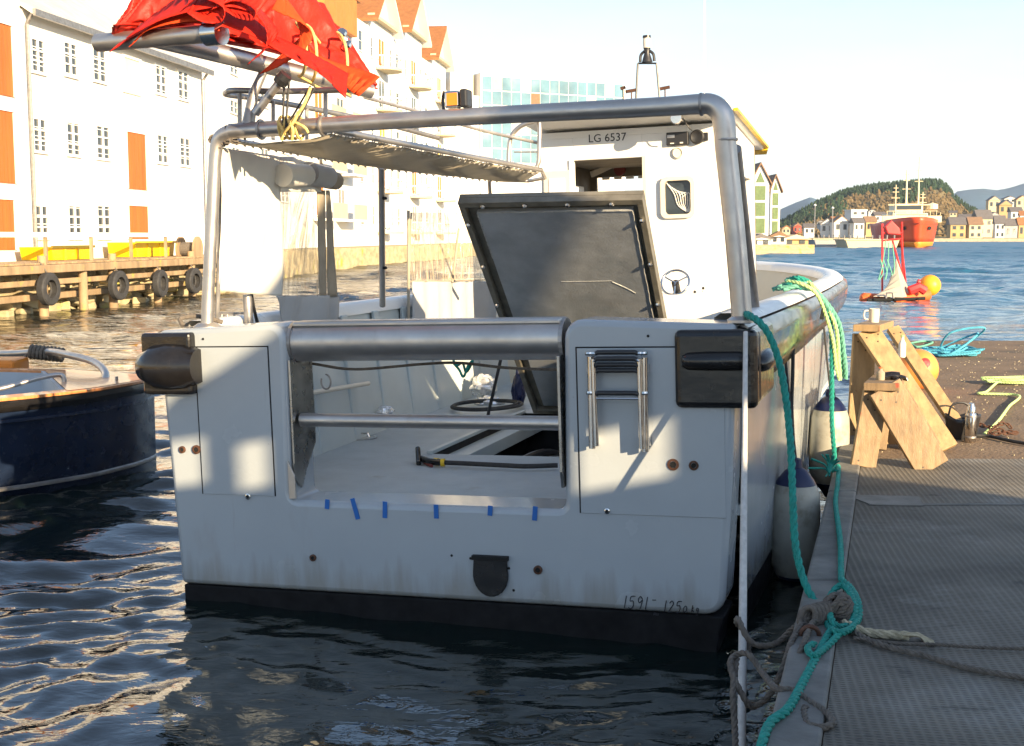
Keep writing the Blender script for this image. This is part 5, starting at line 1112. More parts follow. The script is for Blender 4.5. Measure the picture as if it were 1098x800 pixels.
cur(lambda v: 350+1*v, lambda v: 354+8*v, 204, 318, 4, 20, 'curtain_fold', 'canvas_dark', wob=.01, seed=3, solid=.004)
for (x0, x1, y0, y1, r_, m_) in ((303, 328, 188, 188, .065, 'canvas'), (331, 351, 186, 190, .07, 'canvas_grey'), (352, 360, 193, 194, .055, 'canvas_dark')):
    b = MB(); b.tube([L(x0, y0, x=-1.14), L(x1, y1, x=-1.14)], r_, 16); bp_(b, 'curtain_roll', m_, smooth=40)
cur2 = lambda px0, px1, py0, py1, name, m, seed, wob, **k: bp_(MB().grid(lambda u, v: (lambda q: Vector((q.x+wob*noise.noise(Vector((q.y*6, q.z, seed))), q.y, q.z)))(L(px0+(px1-px0)*u, py0+(py1-py0)*v, x=-1.38)), 24, 20), name, m, smooth=180, **k)
cur2(440, 532, 302, 350, 'curtain_skirt', 'canvas_grey', 7, .06, solid=.003)
cur2(441, 520, 228, 302, 'plastic_window', 'clear_plastic', 8, .04)
for (xa, ya, xb, yb, r_) in ((438, 226, 438, 345, .012), (441, 228, 437, 345, .008), (492, 245, 485, 303, .010), (437, 302, 525, 300, .005)): bp_(MB().tube([L(xa, ya, x=-1.37), L(xb, yb, x=-1.37)], r_, 8), 'curtain_pole', 'canvas_dark')
# wheelhouse ------------------------------------------------------------------
CY, CF, XL, XR, ZT = 4.0, 5.35, -.57, .95, 2.73
wh = bp_(MB().box2((XL, CY, .602), (-.30, CY+.05, ZT)).box2((-.30, CY, 2.555), (.255, CY+.05, ZT)).box2((.255, CY, .602), (XR, CY+.05, 2.10)).box2((.255, CY, 2.36), (XR, CY+.05, ZT)).box2((.255, CY, 2.10), (.43, CY+.05, 2.36)).box2((.635, CY, 2.10), (XR, CY+.05, 2.36)).box2((-.30, CY, .602), (.255, CY+.05, 1.1)), 'wheelhouse', 'white_paint', bevel=.004)
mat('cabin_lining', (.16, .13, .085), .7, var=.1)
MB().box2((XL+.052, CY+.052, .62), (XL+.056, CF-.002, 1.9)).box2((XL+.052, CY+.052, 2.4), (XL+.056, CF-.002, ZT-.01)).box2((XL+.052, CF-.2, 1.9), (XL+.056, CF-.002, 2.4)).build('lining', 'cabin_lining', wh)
MB().box2((XL, CY+.05, .602), (XL+.05, CF, 1.9)).box2((XL, CY+.05, 2.4), (XL+.05, CF, ZT)).box2((XL, CF-.2, 1.9), (XL+.05, CF, 2.4)).build('side_wall', 'white_paint', wh)
MB().box2((XR-.05, CY+.05, .602), (XR, CF, 1.9)).box2((XR-.05, CY+.05, 2.4), (XR, CF, ZT)).box2((XR-.05, CY+.05, 1.9), (XR, CY+.35, 2.4)).box2((XR-.05, CF-.2, 1.9), (XR, CF, 2.4)).build('side_wall', 'white_paint', wh)
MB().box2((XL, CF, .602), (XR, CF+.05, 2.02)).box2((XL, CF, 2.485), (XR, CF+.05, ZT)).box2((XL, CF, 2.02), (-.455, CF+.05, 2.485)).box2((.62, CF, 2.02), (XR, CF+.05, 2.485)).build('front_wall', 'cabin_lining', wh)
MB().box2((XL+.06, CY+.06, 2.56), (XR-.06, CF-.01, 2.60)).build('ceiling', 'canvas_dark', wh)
rf = MB(); rf.prism([(XL-.06, CY-.44, ZT+.11), (XL-.06, CF+.28, ZT-.06), (XR+.06, CF+.28, ZT-.06), (XR+.06, CY-.44, ZT+.11)], (0, 0, .07)); rfo = rf.build('roof', 'white_paint', wh, bevel=.03, seg=3)
MB().prism([(XR+.062, CY-.30, ZT+.105), (XR+.062, CF+.30, ZT-.045), (XR+.062, CF+.30, ZT-.025), (XR+.062, CY-.30, ZT+.125)], (.03, 0, 0)).build('visor_edge', 'yellow_trim', rfo)
MB().prism([(XL-.05, CF+.285, ZT-.06), (XR+.085, CF+.285, ZT-.06), (XR+.06, CF+.40, ZT-.09), (XL-.05, CF+.40, ZT-.09)], (0, 0, .04)).build('visor_edge', 'yellow_trim', rfo)
MB().box2((XL, CY+.0, ZT), (XR, CF+.05, ZT+.05)).build('head_board', 'white_paint', wh)
# door leaf slid to port, window frame and pane
d_ = MB().box2((XL+.03, CY-.05, .62), (-.31, CY-.005, 2.48)).build('sliding_door', 'cream_paint', wh, bevel=.01)
MB().box2((XL+.08, CY-.056, 1.3), (-.36, CY-.05, 2.42)).build('door_pane', 'white_paint', d_)
def rrect(x0, x1, z0, z1, r, n=5): return arc(x1-r, z1-r, r, 0, pi/2, n)+arc(x0+r, z1-r, r, pi/2, pi, n)+arc(x0+r, z0+r, r, pi, 1.5*pi, n)+arc(x1-r, z0+r, r, 1.5*pi, 2*pi, n)
o_ = rrect(.40, .665, 2.07, 2.39, .05); i_ = rrect(.43, .635, 2.10, 2.36, .035); nq = len(o_)
b = MB(); vs = [(x, CY-.03, z) for x, z in o_]+[(x, CY-.03, z) for x, z in i_]+[(x, CY-.001, z) for x, z in o_]+[(x, CY+.02, z) for x, z in i_]
fs = []
for k in range(nq):
    j = (k+1) % nq; fs += [(k, j, nq+j, nq+k), (k, j, 2*nq+j, 2*nq+k), (nq+k, nq+j, 3*nq+j, 3*nq+k)]
wf = b.add(vs, fs).build('window', 'cream_paint', wh); MB().box2((.42, CY+.012, 2.09), (.645, CY+.02, 2.37)).build('pane', 'wrap_film' if 'wrap_film' in M else 'glass', wf)
for k in range(7): 
    rr = random.Random(k); MB().tube(cr([(.44+.02*k, CY+.006, 2.35-.02*k), (.50+.02*k, CY+.004, 2.26), (.53+.015*k, CY+.006, 2.17), (.60+.005*k, CY+.005, 2.115)]), .003+.002*rr.random(), 5).build('crease', 'canvas', wf)
# inside the doorway: door frame, red lamp, hung chart, window tabs
MB().box2((.258, CY-.015, 1.1), (.285, CY+.06, 2.56)).build('door_frame', 'cream_paint', wh); MB().box2((-.33, CY-.015, 1.1), (-.302, CY+.06, 2.56)).build('door_frame', 'white_paint', wh)
MB().lathe([(.055, 0), (.05, .02)], (-.23, CF-.03, 2.545), 16, Matrix.Rotation(pi/2, 3, 'X')).build('wall_clock', 'dark_red', wh)
MB().plank((-.42, CF-.3, 2.50), (-.30, CF-.1, 2.58), (0, 0, 1), .05, .03).build('grab_handle', 'cream_paint', wh)
MB().box2((.05, CF-.1, 2.46), (.22, CF-.05, 2.555)).build('instrument_box', 'lid_frame', wh)
for k in range(5): MB().box2((-.40+.11*k, CF-.012, 2.462), (-.33+.11*k, CF-.002, 2.488)).build('window_tab', 'canvas', wh)
# name on the fascia
mt_ = Matrix.Translation(L(651, 148, y=CY-.002)) @ Matrix.Rotation(pi/2, 4, 'X'); text_mesh('registration_mark', 'LG 6537', .088, 'ink', wh, mt_)
q = L(727, 149, y=CY-.0); cbx = MB().box2((q.x-.085, CY-.035, q.z-.05), (q.x+.085, CY-.002, q.z+.05)).build('control_panel', 'black_plastic', wh, bevel=.006)
MB().box2((q.x-.078, CY-.0365, q.z+.008), (q.x-.02, CY-.0352, q.z+.030)).build('badge', 'steel', cbx); MB().box2((q.x-.055, CY-.0365, q.z-.038), (q.x-.025, CY-.0352, q.z-.030)).box2((q.x+.02, CY-.0365, q.z-.038), (q.x+.045, CY-.0352, q.z-.028)).build('display', 'canvas', cbx)
q = L(748, 147, y=CY-.01); sp = MB().lathe([(.055, 0), (.055, .03), (.045, .04), (.02, .03)], q, 24, Matrix.Rotation(pi/2, 3, 'X')).build('loudspeaker', 'black_plastic', wh, smooth=30)
MB().box((q.x+.065, q.y, q.z), (.03, .03, .06)).build('speaker_bracket', 'black_plastic', sp)
q = L(727, 164, y=CY-.004); MB().lathe([(.045, 0), (.045, .012), (.036, .018), (.034, .01)], q, 24, Matrix.Rotation(pi/2, 3, 'X')).build('vent_cap', 'cream_paint', wh, smooth=30)
q = L(726, 127, y=CY-.33); MB().lathe([(.04, -.03), (.05, 0), (.04, .05)], q, 16, Matrix.Rotation(pi/2, 3, 'X')).build('deck_lamp', 'chrome', wh, smooth=40)
b = MB(); b.tube(cr([L(733, 128, y=CY-.25), L(738, 136, y=CY-.25), L(742, 140, y=CY-.22)]), .005, 6); b.build('cable', 'black_plastic', wh)
# roof gear
zr = ZT+.10; c0 = L(695, 100, y=4.7)
bl = MB(); bl.tube([L(681, 125, y=4.7), L(684, 68, y=4.7)], .009, 6); bl.tube([L(709, 125, y=4.7), L(704, 68, y=4.7)], .009, 6); bl.tube([L(684, 68, y=4.7), L(704, 68, y=4.7)], .008, 6); lm = bl.build('lamp_stand', 'black_plastic', wh)
q = L(694, 66, y=4.7); s_ = .0071
b = MB(); b.tube(cr([q+Vector((-.06, 0, 0)), q+Vector((-.05, 0, .06)), q+Vector((0, 0, .09)), q+Vector((.05, 0, .06)), q+Vector((.06, 0, 0))]), .012, 8); b.lathe([(.045, -.005), (.035, .03), (.022, .07), (.03, .11)], q, 16); b.build('lamp_base', 'black_plastic', lm, smooth=40)
MB().lathe([(.032, .11), (.034, .16), (.03, .19)], q, 16).build('lamp_lens', 'cream_paint', lm, smooth=40); MB().lathe([(.034, .19), (.034, .21), (.01, .215)], q, 16).build('lamp_cap', 'black_plastic', lm)
for (px, py, w_) in ((677, 98, .05), (713, 95, .04), (668, 95, .02)): 
    q = L(px, py, y=4.8); MB().tube([q, q-Vector((0, 0, q.z-zr+.05))], .006, 6).tube([q-Vector((w_, 0, 0)), q+Vector((w_, 0, .01))], .014, 8).build('roof_aerial', 'rust', wh)
MB().tube([L(755, 125, y=5.0), L(755.5, -40, y=5.0)], [.010, .004], 6).build('whip_aerial', 'white_paint', wh)
MB().lathe([(.14, 0), (.15, .05), (.12, .09), (.02, .10)], (.05, 4.9, ZT+.02), 24).build('radar_dome', 'white_paint', wh, smooth=40)
# outside helm
hp = bp_(MB().box2((.42, 3.55, .602), (.93, CY-.003, 1.50)), 'helm_console', 'white_paint', bevel=.02)
q = L(724, 303, y=3.62); Rw = Matrix.Rotation(radians(60), 3, 'X')
ww = MB().tube([q+Rw @ Vector((.105*cos(a), .105*sin(a), 0)) for a in np.linspace(0, 2*pi, 33)[:-1]], .010, 10, closed=True).build('steering_wheel', 'chrome', hp, smooth=40)
for a in (.5, 2.6, 4.7): MB().tube([q, q+Rw @ Vector((.10*cos(a), .10*sin(a), 0))], .007, 6).build('spoke', 'chrome', ww)
MB().tube([q, q+Vector((0, .12, -.12))], .03, 12).build('wheel_hub', 'black_plastic', ww); MB().lathe([(.05, -.03), (.05, .03)], q+Vector((-.0, .04, -.12)), 16).build('wheel_motor', 'steel_dull', ww)
for (px, py, hm) in ((745, 313, 'black_plastic'), (754, 309, 'black_plastic')):
    q = L(px, py, y=3.7); l_ = MB().tube([q-Vector((0, 0, .12)), q], .006, 6).build('lever', 'chrome', hp); MB().lathe([(.004, -.012), (.014, 0), (.004, .012)], q, 12).build('knob', hm, l_, smooth=60)
q = L(740, 322, y=3.66); MB().box(q, (.07, .05, .04)).build('throttle_base', 'yellow_trim', hp, bevel=.01); q = L(749, 323, y=3.66); MB().box(q, (.05, .05, .04)).build('gauge_box', 'brush_metal', hp, bevel=.01)
# deck light on the gantry
q = L(487, 107, y=GY+.03)
wk = bp_(MB().box((q.x-.005, q.y, q.z), (.075, .06, .085)), 'work_light', 'chrome', bevel=.012)
MB().box((q.x+.055, q.y+.02, q.z+.003), (.04, .09, .09)).build('lamp_back', 'black_plastic', wk, bevel=.01); MB().tube(cr([q+Vector((-.05, 0, .045)), q+Vector((-.06, 0, 0)), q+Vector((-.055, 0, -.06))]), .008, 6).build('lamp_bracket', 'black_plastic', wk)
MB().box((q.x, q.y-.032, q.z), (.055, .004, .06)).build('lamp_glass', 'ship_orange', wk)
# boom and its brace
bm0, bm1 = L(150, 36, y=-.35), L(398, 98, y=.75)
bo = bp_(MB().tube([bm0, bm0.lerp(bm1, .3), bm1], [.052, .048, .040], 20), 'boom', 'steel', smooth=40)
MB().tube([L(105, 46, y=-.30), L(236, 35, y=-.42)], .044, 24).build('boom_stub', 'steel', bo, smooth=40)
a_, c_ = L(222, 36.5, y=-.41), L(238, 35, y=-.42); MB().tube([a_, c_], .058, 24).build('boom_flange', 'chrome', bo, smooth=40)
q = L(238, 24, y=-.40); MB().tube([q, L(238, 34, y=-.40)], .014, 8).build('flange_pin', 'chrome', bo)
MB().tube([L(282, 78, y=.2), L(272, 100, y=.16), L(266, 134, y=.13)], [.022, .026, .034], 16).build('boom_post', 'steel_dull', bo, smooth=40)
MB().tube([L(303, 84, y=.1), L(274, 122, y=.10)], .022, 14).build('boom_brace', 'steel', bo, smooth=40)
MB().lathe([(.035, -.03), (.04, 0), (.035, .03)], L(303, 85, y=.1), 14, Matrix.Rotation(.8, 3, 'Y')).build('brace_collar', 'black_plastic', bo)
# upper pole lying on the tarp
MB().tube([L(325, 27, y=.5), L(364, 40, y=.6), L(372, 44, y=.62)], .026, 14).build('sprit', 'steel', bo, smooth=40)
for (x, y_) in ((366, 36), (371, 48)): MB().lathe([(.03, -.012), (.035, 0), (.03, .012)], L(x, y_, y=.6), 10, Matrix.Rotation(1, 3, 'X')).build('block', 'chrome', bo)
# red tarp bundled on the boom
tarp = thing('red_tarp', BM @ L(300, 60, y=.2), 'bundle of bright red tarpaulin lashed on top of the boom above the gantry', 'tarpaulin')
TI = Matrix.Translation(-(tarp.location)); tl = lambda v: TI @ (BM @ Vector(v))
def tb(u, v):
    s_ = u; px = 128+268*s_; cy = np.interp(px, [128, 180, 250, 330, 370, 396], [38, 30, 38, 58, 78, 94]); up = np.interp(px, [128, 150, 180, 230, 300, 330, 345, 370, 396], [6, 22, 52, 75, 80, 72, 50, 30, 4]); dn = np.interp(px, [128, 180, 240, 330, 396], [2, 4, 9, 11, 2])
    a = 2*pi*v; dx = -sin(a); dz = cos(a)
    yb = -.3+1.05*s_
    c = L(px, cy, y=yb); sc = .0047
    rz = (up if dz > 0 else dn)*sc; ry = np.interp(s_, [0, .1, .5, .8, 1], [.06, .24, .27, .2, .04])
    n1 = noise.noise(Vector((s_*3.2+sin(a)*1.0, cos(a)*1.3, 3))); f1 = 1-abs(noise.noise(Vector((s_*7+cos(a)*1.2, sin(a)*1.5+s_*2, 1))))*2; f2 = 1-abs(noise.noise(Vector((s_*15-cos(a)*3, sin(a)*3+s_*6, 5))))*2
    k = 1+.35*n1+.30*(f1-.6)+.13*(f2-.6)
    return tl(c+Vector((.04*f1*s_, ry*dx*k, rz*dz*k)))
b = MB(); nu, nv = 190, 110
b.grid(tb, nu, nv); b.build('bundle', 'tarp', tarp, smooth=180)
def ribbon(px0s, w_, seed, yo, m='tarp'):
    pts = [L(px, py, y=yo+.0*i) for i, (px, py) in enumerate(px0s)]; p_ = cr(pts, 8); rr = random.Random(seed)
    def f(u, v):
        i = min(int(u*(len(p_)-1)), len(p_)-1); q = p_[i]; tw = .9*sin(u*5+seed)
        return tl(q+Vector((w_*(v-.5)*sin(tw), w_*(v-.5)*cos(tw)*.8, w_*(v-.5)*.8)))
    return MB().grid(f, 60, 6).build('fold', m, tarp, smooth=180, solid=.004)
ribbon([(133, 42), (170, 20), (215, 12), (260, 22), (300, 48), (335, 66), (372, 92)], .16, 1, -.36)
ribbon([(150, 28), (190, 6), (240, -4), (275, 12), (290, 40), (280, 56)], .15, 2.2, -.42)
ribbon([(235, 2), (262, -8), (282, 2), (272, 14), (250, 12), (238, 4)], .10, .4, -.45)
ribbon([(205, 2), (222, -10), (240, 0), (232, 16), (214, 16), (206, 6)], .10, 1.4, -.46)
ribbon([(300, -6), (322, 20), (318, 50), (300, 60)], .22, 3.1, -.20, 'orange_tarp')
ribbon([(150, 40), (170, 22), (205, 14), (236, 24)], .12, .9, -.40, 'orange_tarp')
ribbon([(320, 50), (345, 66), (372, 80), (396, 93)], .12, 2.7, .1, 'orange_tarp')
for i, (px, py0, py1) in enumerate(((318, 26, 82), (329, 28, 89), (362, 36, 97))):
    yb = .1+.25*i; ph = (py1-py0)
    cc = [L(px+9*sin(a)+3*a/pi, (py0+py1)/2-ph/2*cos(a), y=yb-.10-.20*sin(a)) for a in np.linspace(0, pi, 16)]
    cc = [cc[0]+Vector((-.04, .22, -.05))]+cc+[cc[-1]+Vector((-.02, .16, -.01))]
    b = MB(); b.tube(cr(cc, 3), .008, 8); bp_(b, 'lashing', 'rope_yellow', smooth=True)
# lines from boom down to gantry, knots
lb = MB()
for (xa, ya, xb, yb) in ((305, 86, 303, 140), (310, 86, 306, 142), (333, 92, 306, 138), (338, 93, 315, 138)): lb.tube([L(xa, ya, y=.1), L(xb, yb, y=.06)], .005, 6)
bp_(lb, 'lashing_line', 'rope_black')
kn = MB(); rr = random.Random(8)
for k in range(4): c = L(302+6*k, 137, y=GY); kn.tube([c+Vector((.012*sin(a*.5), .056*cos(a), .056*sin(a))) for a in np.linspace(0, 2*pi, 18)[:-1]], .008, 6, closed=True)
for (xa, ya, xb, yb) in ((298, 130, 302, 150), (309, 128, 313, 150), (333, 94, 312, 132), (320, 120, 302, 144), (318, 132, 330, 142)): rope_mb(kn, [L(xa, ya, y=.05), L((xa+xb)/2+3, (ya+yb)/2, y=.04), L(xb, yb, y=.06)], .008, 1)
bp_(kn, 'knot', 'rope_yellow', smooth=True)
kn = MB()
for k in range(9): a0 = rr.uniform(0, 3); c = L(235+rr.uniform(-4, 22), 150+rr.uniform(-3, 5), y=.13); kn.tube([c+Vector((.03*cos(a), .03*sin(a+a0), .02*sin(a))) for a in np.linspace(0, 5, 10)], .006, 5)
bp_(kn, 'cord_tangle', 'rope_brown', smooth=True)
# port grab rail, deck ring
bp_(MB().tube([L(330, 422, x=-1.25), L(395, 411, x=-1.25)], .016, 10), 'grab_rail', 'cream_paint', smooth=40)
q = L(389, 470, z=.604); o = bp_(MB().lathe([(.10, 0), (.10, .006), (.085, .008), (.08, .004)], q, 24), 'deck_fitting', 'chrome', smooth=30); MB().tube([q+Vector((-.05, 0, .01)), q+Vector((-.04, 0, .035)), q+Vector((.04, 0, .035)), q+Vector((.05, 0, .01))], .006, 6).build('lift_ring', 'chrome', o)
q = L(272, 322, x=-1.38)
kr = bp_(MB().tube([L(265, 316, x=-1.36), L(267, 348, x=-1.36)], .026, 10), 'crane_stub', 'steel_dull', smooth=40); MB().tube(cr([L(269, 312, x=-1.36), L(272, 330, x=-1.36), L(276, 346, x=-1.36)]), .01, 6).build('stub_cable', 'black_plastic', kr)
b = MB(); b.tube([L(232, 336, x=-1.5), L(262, 336, x=-1.5)], .008, 6)
for px in (238, 244, 251): b.tube([L(px, 336, x=-1.5), L(px, 348, x=-1.5)], .007, 6)
bp_(b, 'fairlead_rail', 'steel_dull')
bp_(MB().tube(cr([(-1.42, .08, 1.52), (-1.44, .1, 1.56), (-1.36, .16, 1.565), (-1.25, .2, 1.53)]), .012, 8), 'line_end', 'rope_brown', smooth=True)
# bow cleat
q = L(889, 322, z=1.50)
# loose things on the deck -----------------------------------------------------
def bloc(q): return BM @ Vector(q)
def crumple(name, px, py, yy, dims, lab, m='foil', cat='bundle', seed=1):
    c = L(px, py, y=yy); r = thing(name, bloc(c), lab, cat); b = MB(); rr = random.Random(seed)
    def f(u, v):
        a = 2*pi*u; ph = pi*v; d = Vector((cos(a)*sin(ph), sin(a)*sin(ph), cos(ph))); k = 1+.35*noise.noise(d*2.3+Vector((seed, 0, 0)))+.2*abs(noise.noise(d*6+Vector((0, seed, 0)))); return Vector((d.x*dims[0]*k, d.y*dims[1]*k, d.z*dims[2]*k))
    b.grid(f, 28, 18); b.build('wrapping', m, r, smooth=25); return r
mat('foil', (.75, .75, .75), .22, metal=.6, var=.15, vs=8, bump=.5, bs=20)
r = crumple('film_bundle', 413, 441, 2.4, (.055, .05, .035), 'small silvery bundle on deck at the foot of the port side, left one', cat='bundle', seed=3)
r = crumple('film_bundle', 519, 414, 4.2, (.10, .07, .09), 'larger upright silvery bundle on the hose rings further forward', seed=6)
r = crumple('film_bundle', 525, 431, 4.0, (.11, .08, .045), 'flat silvery bundle lying at the foot of the upright one', seed=9)
r = crumple('blue_bag', 556, 420, 3.95, (.05, .05, .16), 'dark blue cloth bag standing beside the raised hatch', m='blue_cloth' if 'blue_cloth' in M else 'fender_blue', cat='bag', seed=12)
pts = [L(485, 388, y=2.6), L(492, 396, y=2.62), L(497, 404, y=2.6), L(502, 392, y=2.6), L(507, 387, y=2.6), L(500, 399, y=2.66), L(496, 389, y=2.6), L(490, 392, y=2.6), L(486, 386, y=2.6)]
# mesh rope end hanging from lid strut line
tag(rope_mb(MB(), [bloc(p_) for p_ in pts], .009, 1).build('rope_end', 'rope_green', origin=bloc(pts[0])), 'small tangle of green rope hanging below the stern roller inside the boat', 'rope')
hc = L(522, 437, z=.62); pts = [BM @ (hc+Vector((.26*cos(a)*(1+.08*sin(a*.3)), .30*sin(a), .012+.004*a/3))) for a in np.linspace(0, 13, 34)]
tag(MB().tube(cr(pts, 4), .012, 8).build('hose_coil', 'rope_black', smooth=True, origin=pts[0]), 'flat coil of black hose on the deck around the silvery bundles', 'hose')
# wash hose with T shaped head
hz = .63; r = thing('deck_hose', bloc(L(448, 494, z=hz)), 'dark hose with a T shaped head and yellow tape lying across the stern deck', 'hose'); iv = Matrix.Translation(-r.location); W2 = lambda px, py, z=hz: iv @ (BM @ L(px, py, z=z))
MB().tube(cr([W2(475, 496), W2(500, 497), W2(540, 499), W2(565, 500), W2(598, 499)]), .014, 10).build('hose_pipe', 'rope_black', r, smooth=True)
MB().tube(cr([W2(452, 492), W2(462, 495), W2(476, 496)]), .021, 12).build('grip', 'rubber', r, smooth=True)
MB().tube([W2(466, 495), W2(470, 495.5)], .024, 12).tube([W2(473, 496), W2(477, 496)], .024, 12).build('tape', 'yellow_trim', r)
MB().tube([W2(448, 481, .68), W2(449, 497, .615)], .016, 10).build('head', 'rubber', r, smooth=True)
MB().tube([W2(452, 494, .62), W2(463, 500, .61)], .010, 8).build('trigger', 'dark_red', r, smooth=True)

for q_ in ((632, 190), (692, 207), (640, 205), (615, 160)): print('win', L(*q_, y=CF))
# ================================================================== FENDERS, LINES, BLUE BOAT
def fender(px, py, Y, lab):
    c = P(px, py, Y=Y); r = thing('boat_fender', c, lab, 'fender', 'fenders between boat and pontoon')
    MB().lathe([(.10, -.27), (.135, -.20), (.142, -.05), (.142, .10), (.135, .20), (.115, .255)], n=28).build('fender_body', 'fender', r, smooth=40)
    MB().lathe([(.115, .256), (.10, .285), (.06, .335), (.035, .35), (.03, .40), (.012, .405)], n=24).build('top_cap', 'fender_blue', r, smooth=50)
    MB().lathe([(.02, -.38), (.05, -.33), (.10, -.272)], n=24).build('bottom_cap', 'fender_blue', r, smooth=50)
    MB().tube([(0, 0, .38), (-.03, 0, .6), (-.09, -.02, 1.05)], .008, 6).build('lanyard', 'rope_black', r)
fender(852, 566, 7.05, 'grubby white fender with navy cap hanging nearest to the stern beside the green rope')
fender(889, 477, 8.9, 'grubby white fender with navy cap hanging farther forward, next to the trestles')
STERN = BM @ Vector((1.55, .05, 1.53))
# thick green mooring line from the stern corner to the pontoon
g1 = [P(797, 336, Y=5.95), P(803, 338, Y=5.72), P(815, 346, Y=5.62), P(826, 362, Y=5.58), P(836, 390, Y=5.55), P(843, 430, Y=5.5), P(848, 480, Y=5.42), P(850, 530, Y=5.3), P(853, 585, Y=5.18), P(862, 622, Y=5.08), P(874, 645, Y=5.0), P(885, 655, Y=4.96)]
tag(rope_mb(MB(), g1, .017, 3).build('mooring_rope', 'rope_green', origin=g1[0]), 'thick green rope sagging from the stern corner of the workboat to the knot', 'rope')
g2 = [P(893, 505, Y=8.1), P(899, 500, Y=7.9), P(898, 520, Y=7.5), P(896, 540, Y=7.1), P(901, 580, Y=6.2), P(902, 615, Y=5.35), P(903, 622, Y=5.2), P(912, 630, Y=5.08), P(920, 645, Y=4.98), P(921, 662, Y=4.9), P(912, 674, Y=4.85), P(900, 678, Y=4.83), P(889, 672, Y=4.85), P(886, 655, Y=4.9), P(890, 640, Y=4.98), P(900, 628, Y=5.05), P(910, 633, Y=5.0), P(917, 650, Y=4.9), P(913, 668, Y=4.82), P(898, 672, Y=4.8), P(890, 660, Y=4.83), P(891, 648, Y=4.88)]
for i, v in enumerate(g2):
    if v.z < ZD+.03: g2[i] = P(*[(893, 505), (899, 500), (898, 520), (896, 540), (901, 580), (902, 615), (903, 622), (912, 630), (920, 645), (921, 662), (912, 674), (900, 678), (889, 672), (886, 655), (890, 640), (900, 628), (910, 633), (917, 650), (913, 668), (898, 672), (890, 660), (891, 648)][i], z=ZD+.035+.012*(i % 3))
tag(rope_mb(MB(), g2, .014, 3).build('mooring_rope', 'rope_green', origin=g2[0]), 'green rope along the pontoon edge ending in a loop round the brown knot', 'rope')
# bow line hanging from the gunwale down to the short green tail
GW = lambda a, c, h: BM @ Vector((1.60+a, 2.45+c, 1.545+h))
g3 = [GW(-.16, .05, .02), GW(-.06, -.03, .03), GW(.02, .03, .02), GW(.10, -.02, -.01), P(890, 345, Y=8.0), P(892, 400, Y=8.02), P(892, 450, Y=8.08), P(895, 490, Y=8.15), P(897, 508, Y=8.2)]
tag(rope_mb(MB(), g3, .016, 3).build('mooring_rope', 'rope_green', origin=g3[0]), 'thin green rope falling straight from the gunwale bundle past the far fender', 'rope')
fr = [P(897, 508, z=ZD+.05)]; b = MB(); rr = random.Random(4)
c = P(889, 507, z=ZD+.06)
for k in range(16):
    a = rr.uniform(0, 6.28); b.tube(cr([c, c+Vector((.03*cos(a), .02, .03+.03*sin(a))), c+Vector((.10*cos(a)-.03, .0, .045+.07*sin(a)))]), .006, 5)
tag(b.build('frayed_rope_end', 'rope_green', origin=c), 'bright green frayed rope tuft at the pontoon edge', 'rope')
def strand(pts, r_, m, lab, n=3): return tag(rope_mb(MB(), pts, r_, n).build('rope', m, origin=pts[0]), lab, 'rope')
strand([GW(-.17, -.05, .02), GW(-.10, .08, .04), GW(-.02, -.06, .04), GW(-.13, -.10, .03), GW(-.05, .06, .06), GW(.03, -.04, .05), GW(-.09, -.02, .07), GW(.02, .08, .04), GW(.11, .02, -.02), P(899, 345, Y=8.0), P(905, 380, Y=8.0), P(907, 405, Y=8.02), P(903, 398, Y=8.03), P(899, 370, Y=8.0), P(895, 345, Y=8.0), GW(.11, -.04, -.02), GW(.0, -.09, .04), GW(-.1, -.12, .02)], .015, 'rope_mint', 'pale green rope bundled over the starboard gunwale with hanging loops')
strand([GW(-.12, .0, .05), GW(-.02, .05, .07), GW(.06, -.01, .05), GW(.115, .0, -.03), P(896, 350, Y=7.98), P(899, 385, Y=8.0), P(901, 408, Y=8.0), P(897, 395, Y=8.0), P(892, 360, Y=7.98), GW(.11, -.08, -.03), GW(.02, -.11, .05), GW(-.08, -.06, .07)], .012, 'rope_lime', 'lime rope looped among the pale green one on the starboard gunwale')
strand([GW(-.06, .13, .02), GW(.03, .12, .04), GW(.10, .10, -.01), GW(.13, .09, -.10), GW(.12, .06, -.18)], .014, 'rope_tan', 'tan rope end lying over the gunwale beside the green bundle')
strand([GW(-.15, .06, .03), GW(-.07, -.08, .05), GW(.01, .02, .07), GW(-.1, .07, .07), GW(-.02, -.03, .09), GW(.05, .06, .05), GW(-.05, .1, .04)], .016, 'rope_green', 'dark turquoise rope knot on top of the gunwale bundle')
# black fender lines over the rub rail
for k, (pts, lab) in enumerate((([P(836, 345, Y=7.3), P(845, 344, Y=7.2), P(850, 352, Y=7.12), P(850, 400, Y=7.1), P(849, 440, Y=7.1), P(852, 500, Y=7.08), P(852, 530, Y=7.06)], 'thin black lanyard over the rub rail holding the nearest fender'), ([P(806, 343, Y=6.2), P(801, 350, Y=6.0), P(799, 380, Y=5.9), P(799, 430, Y=5.88)], 'short grey line tied round the stern corner pad'))):
    tag(MB().tube(cr(pts), .011, 8).build('lanyard', 'rope_black' if k == 0 else 'rope_brown', smooth=True, origin=pts[0]), lab, 'rope')
# long pale pole from the stern corner into the water
a, c = P(799.5, 356, Y=5.60), P(795, 812, z=-.02)
pts = [a, a.lerp(c, .35), a.lerp(c, .7), c]
tag(MB().tube(pts, [.010, .013, .016, .017], 12).build('pole', 'rope_white', smooth=40, origin=a), 'slim pale pole standing in the water against the stern corner', 'pole')
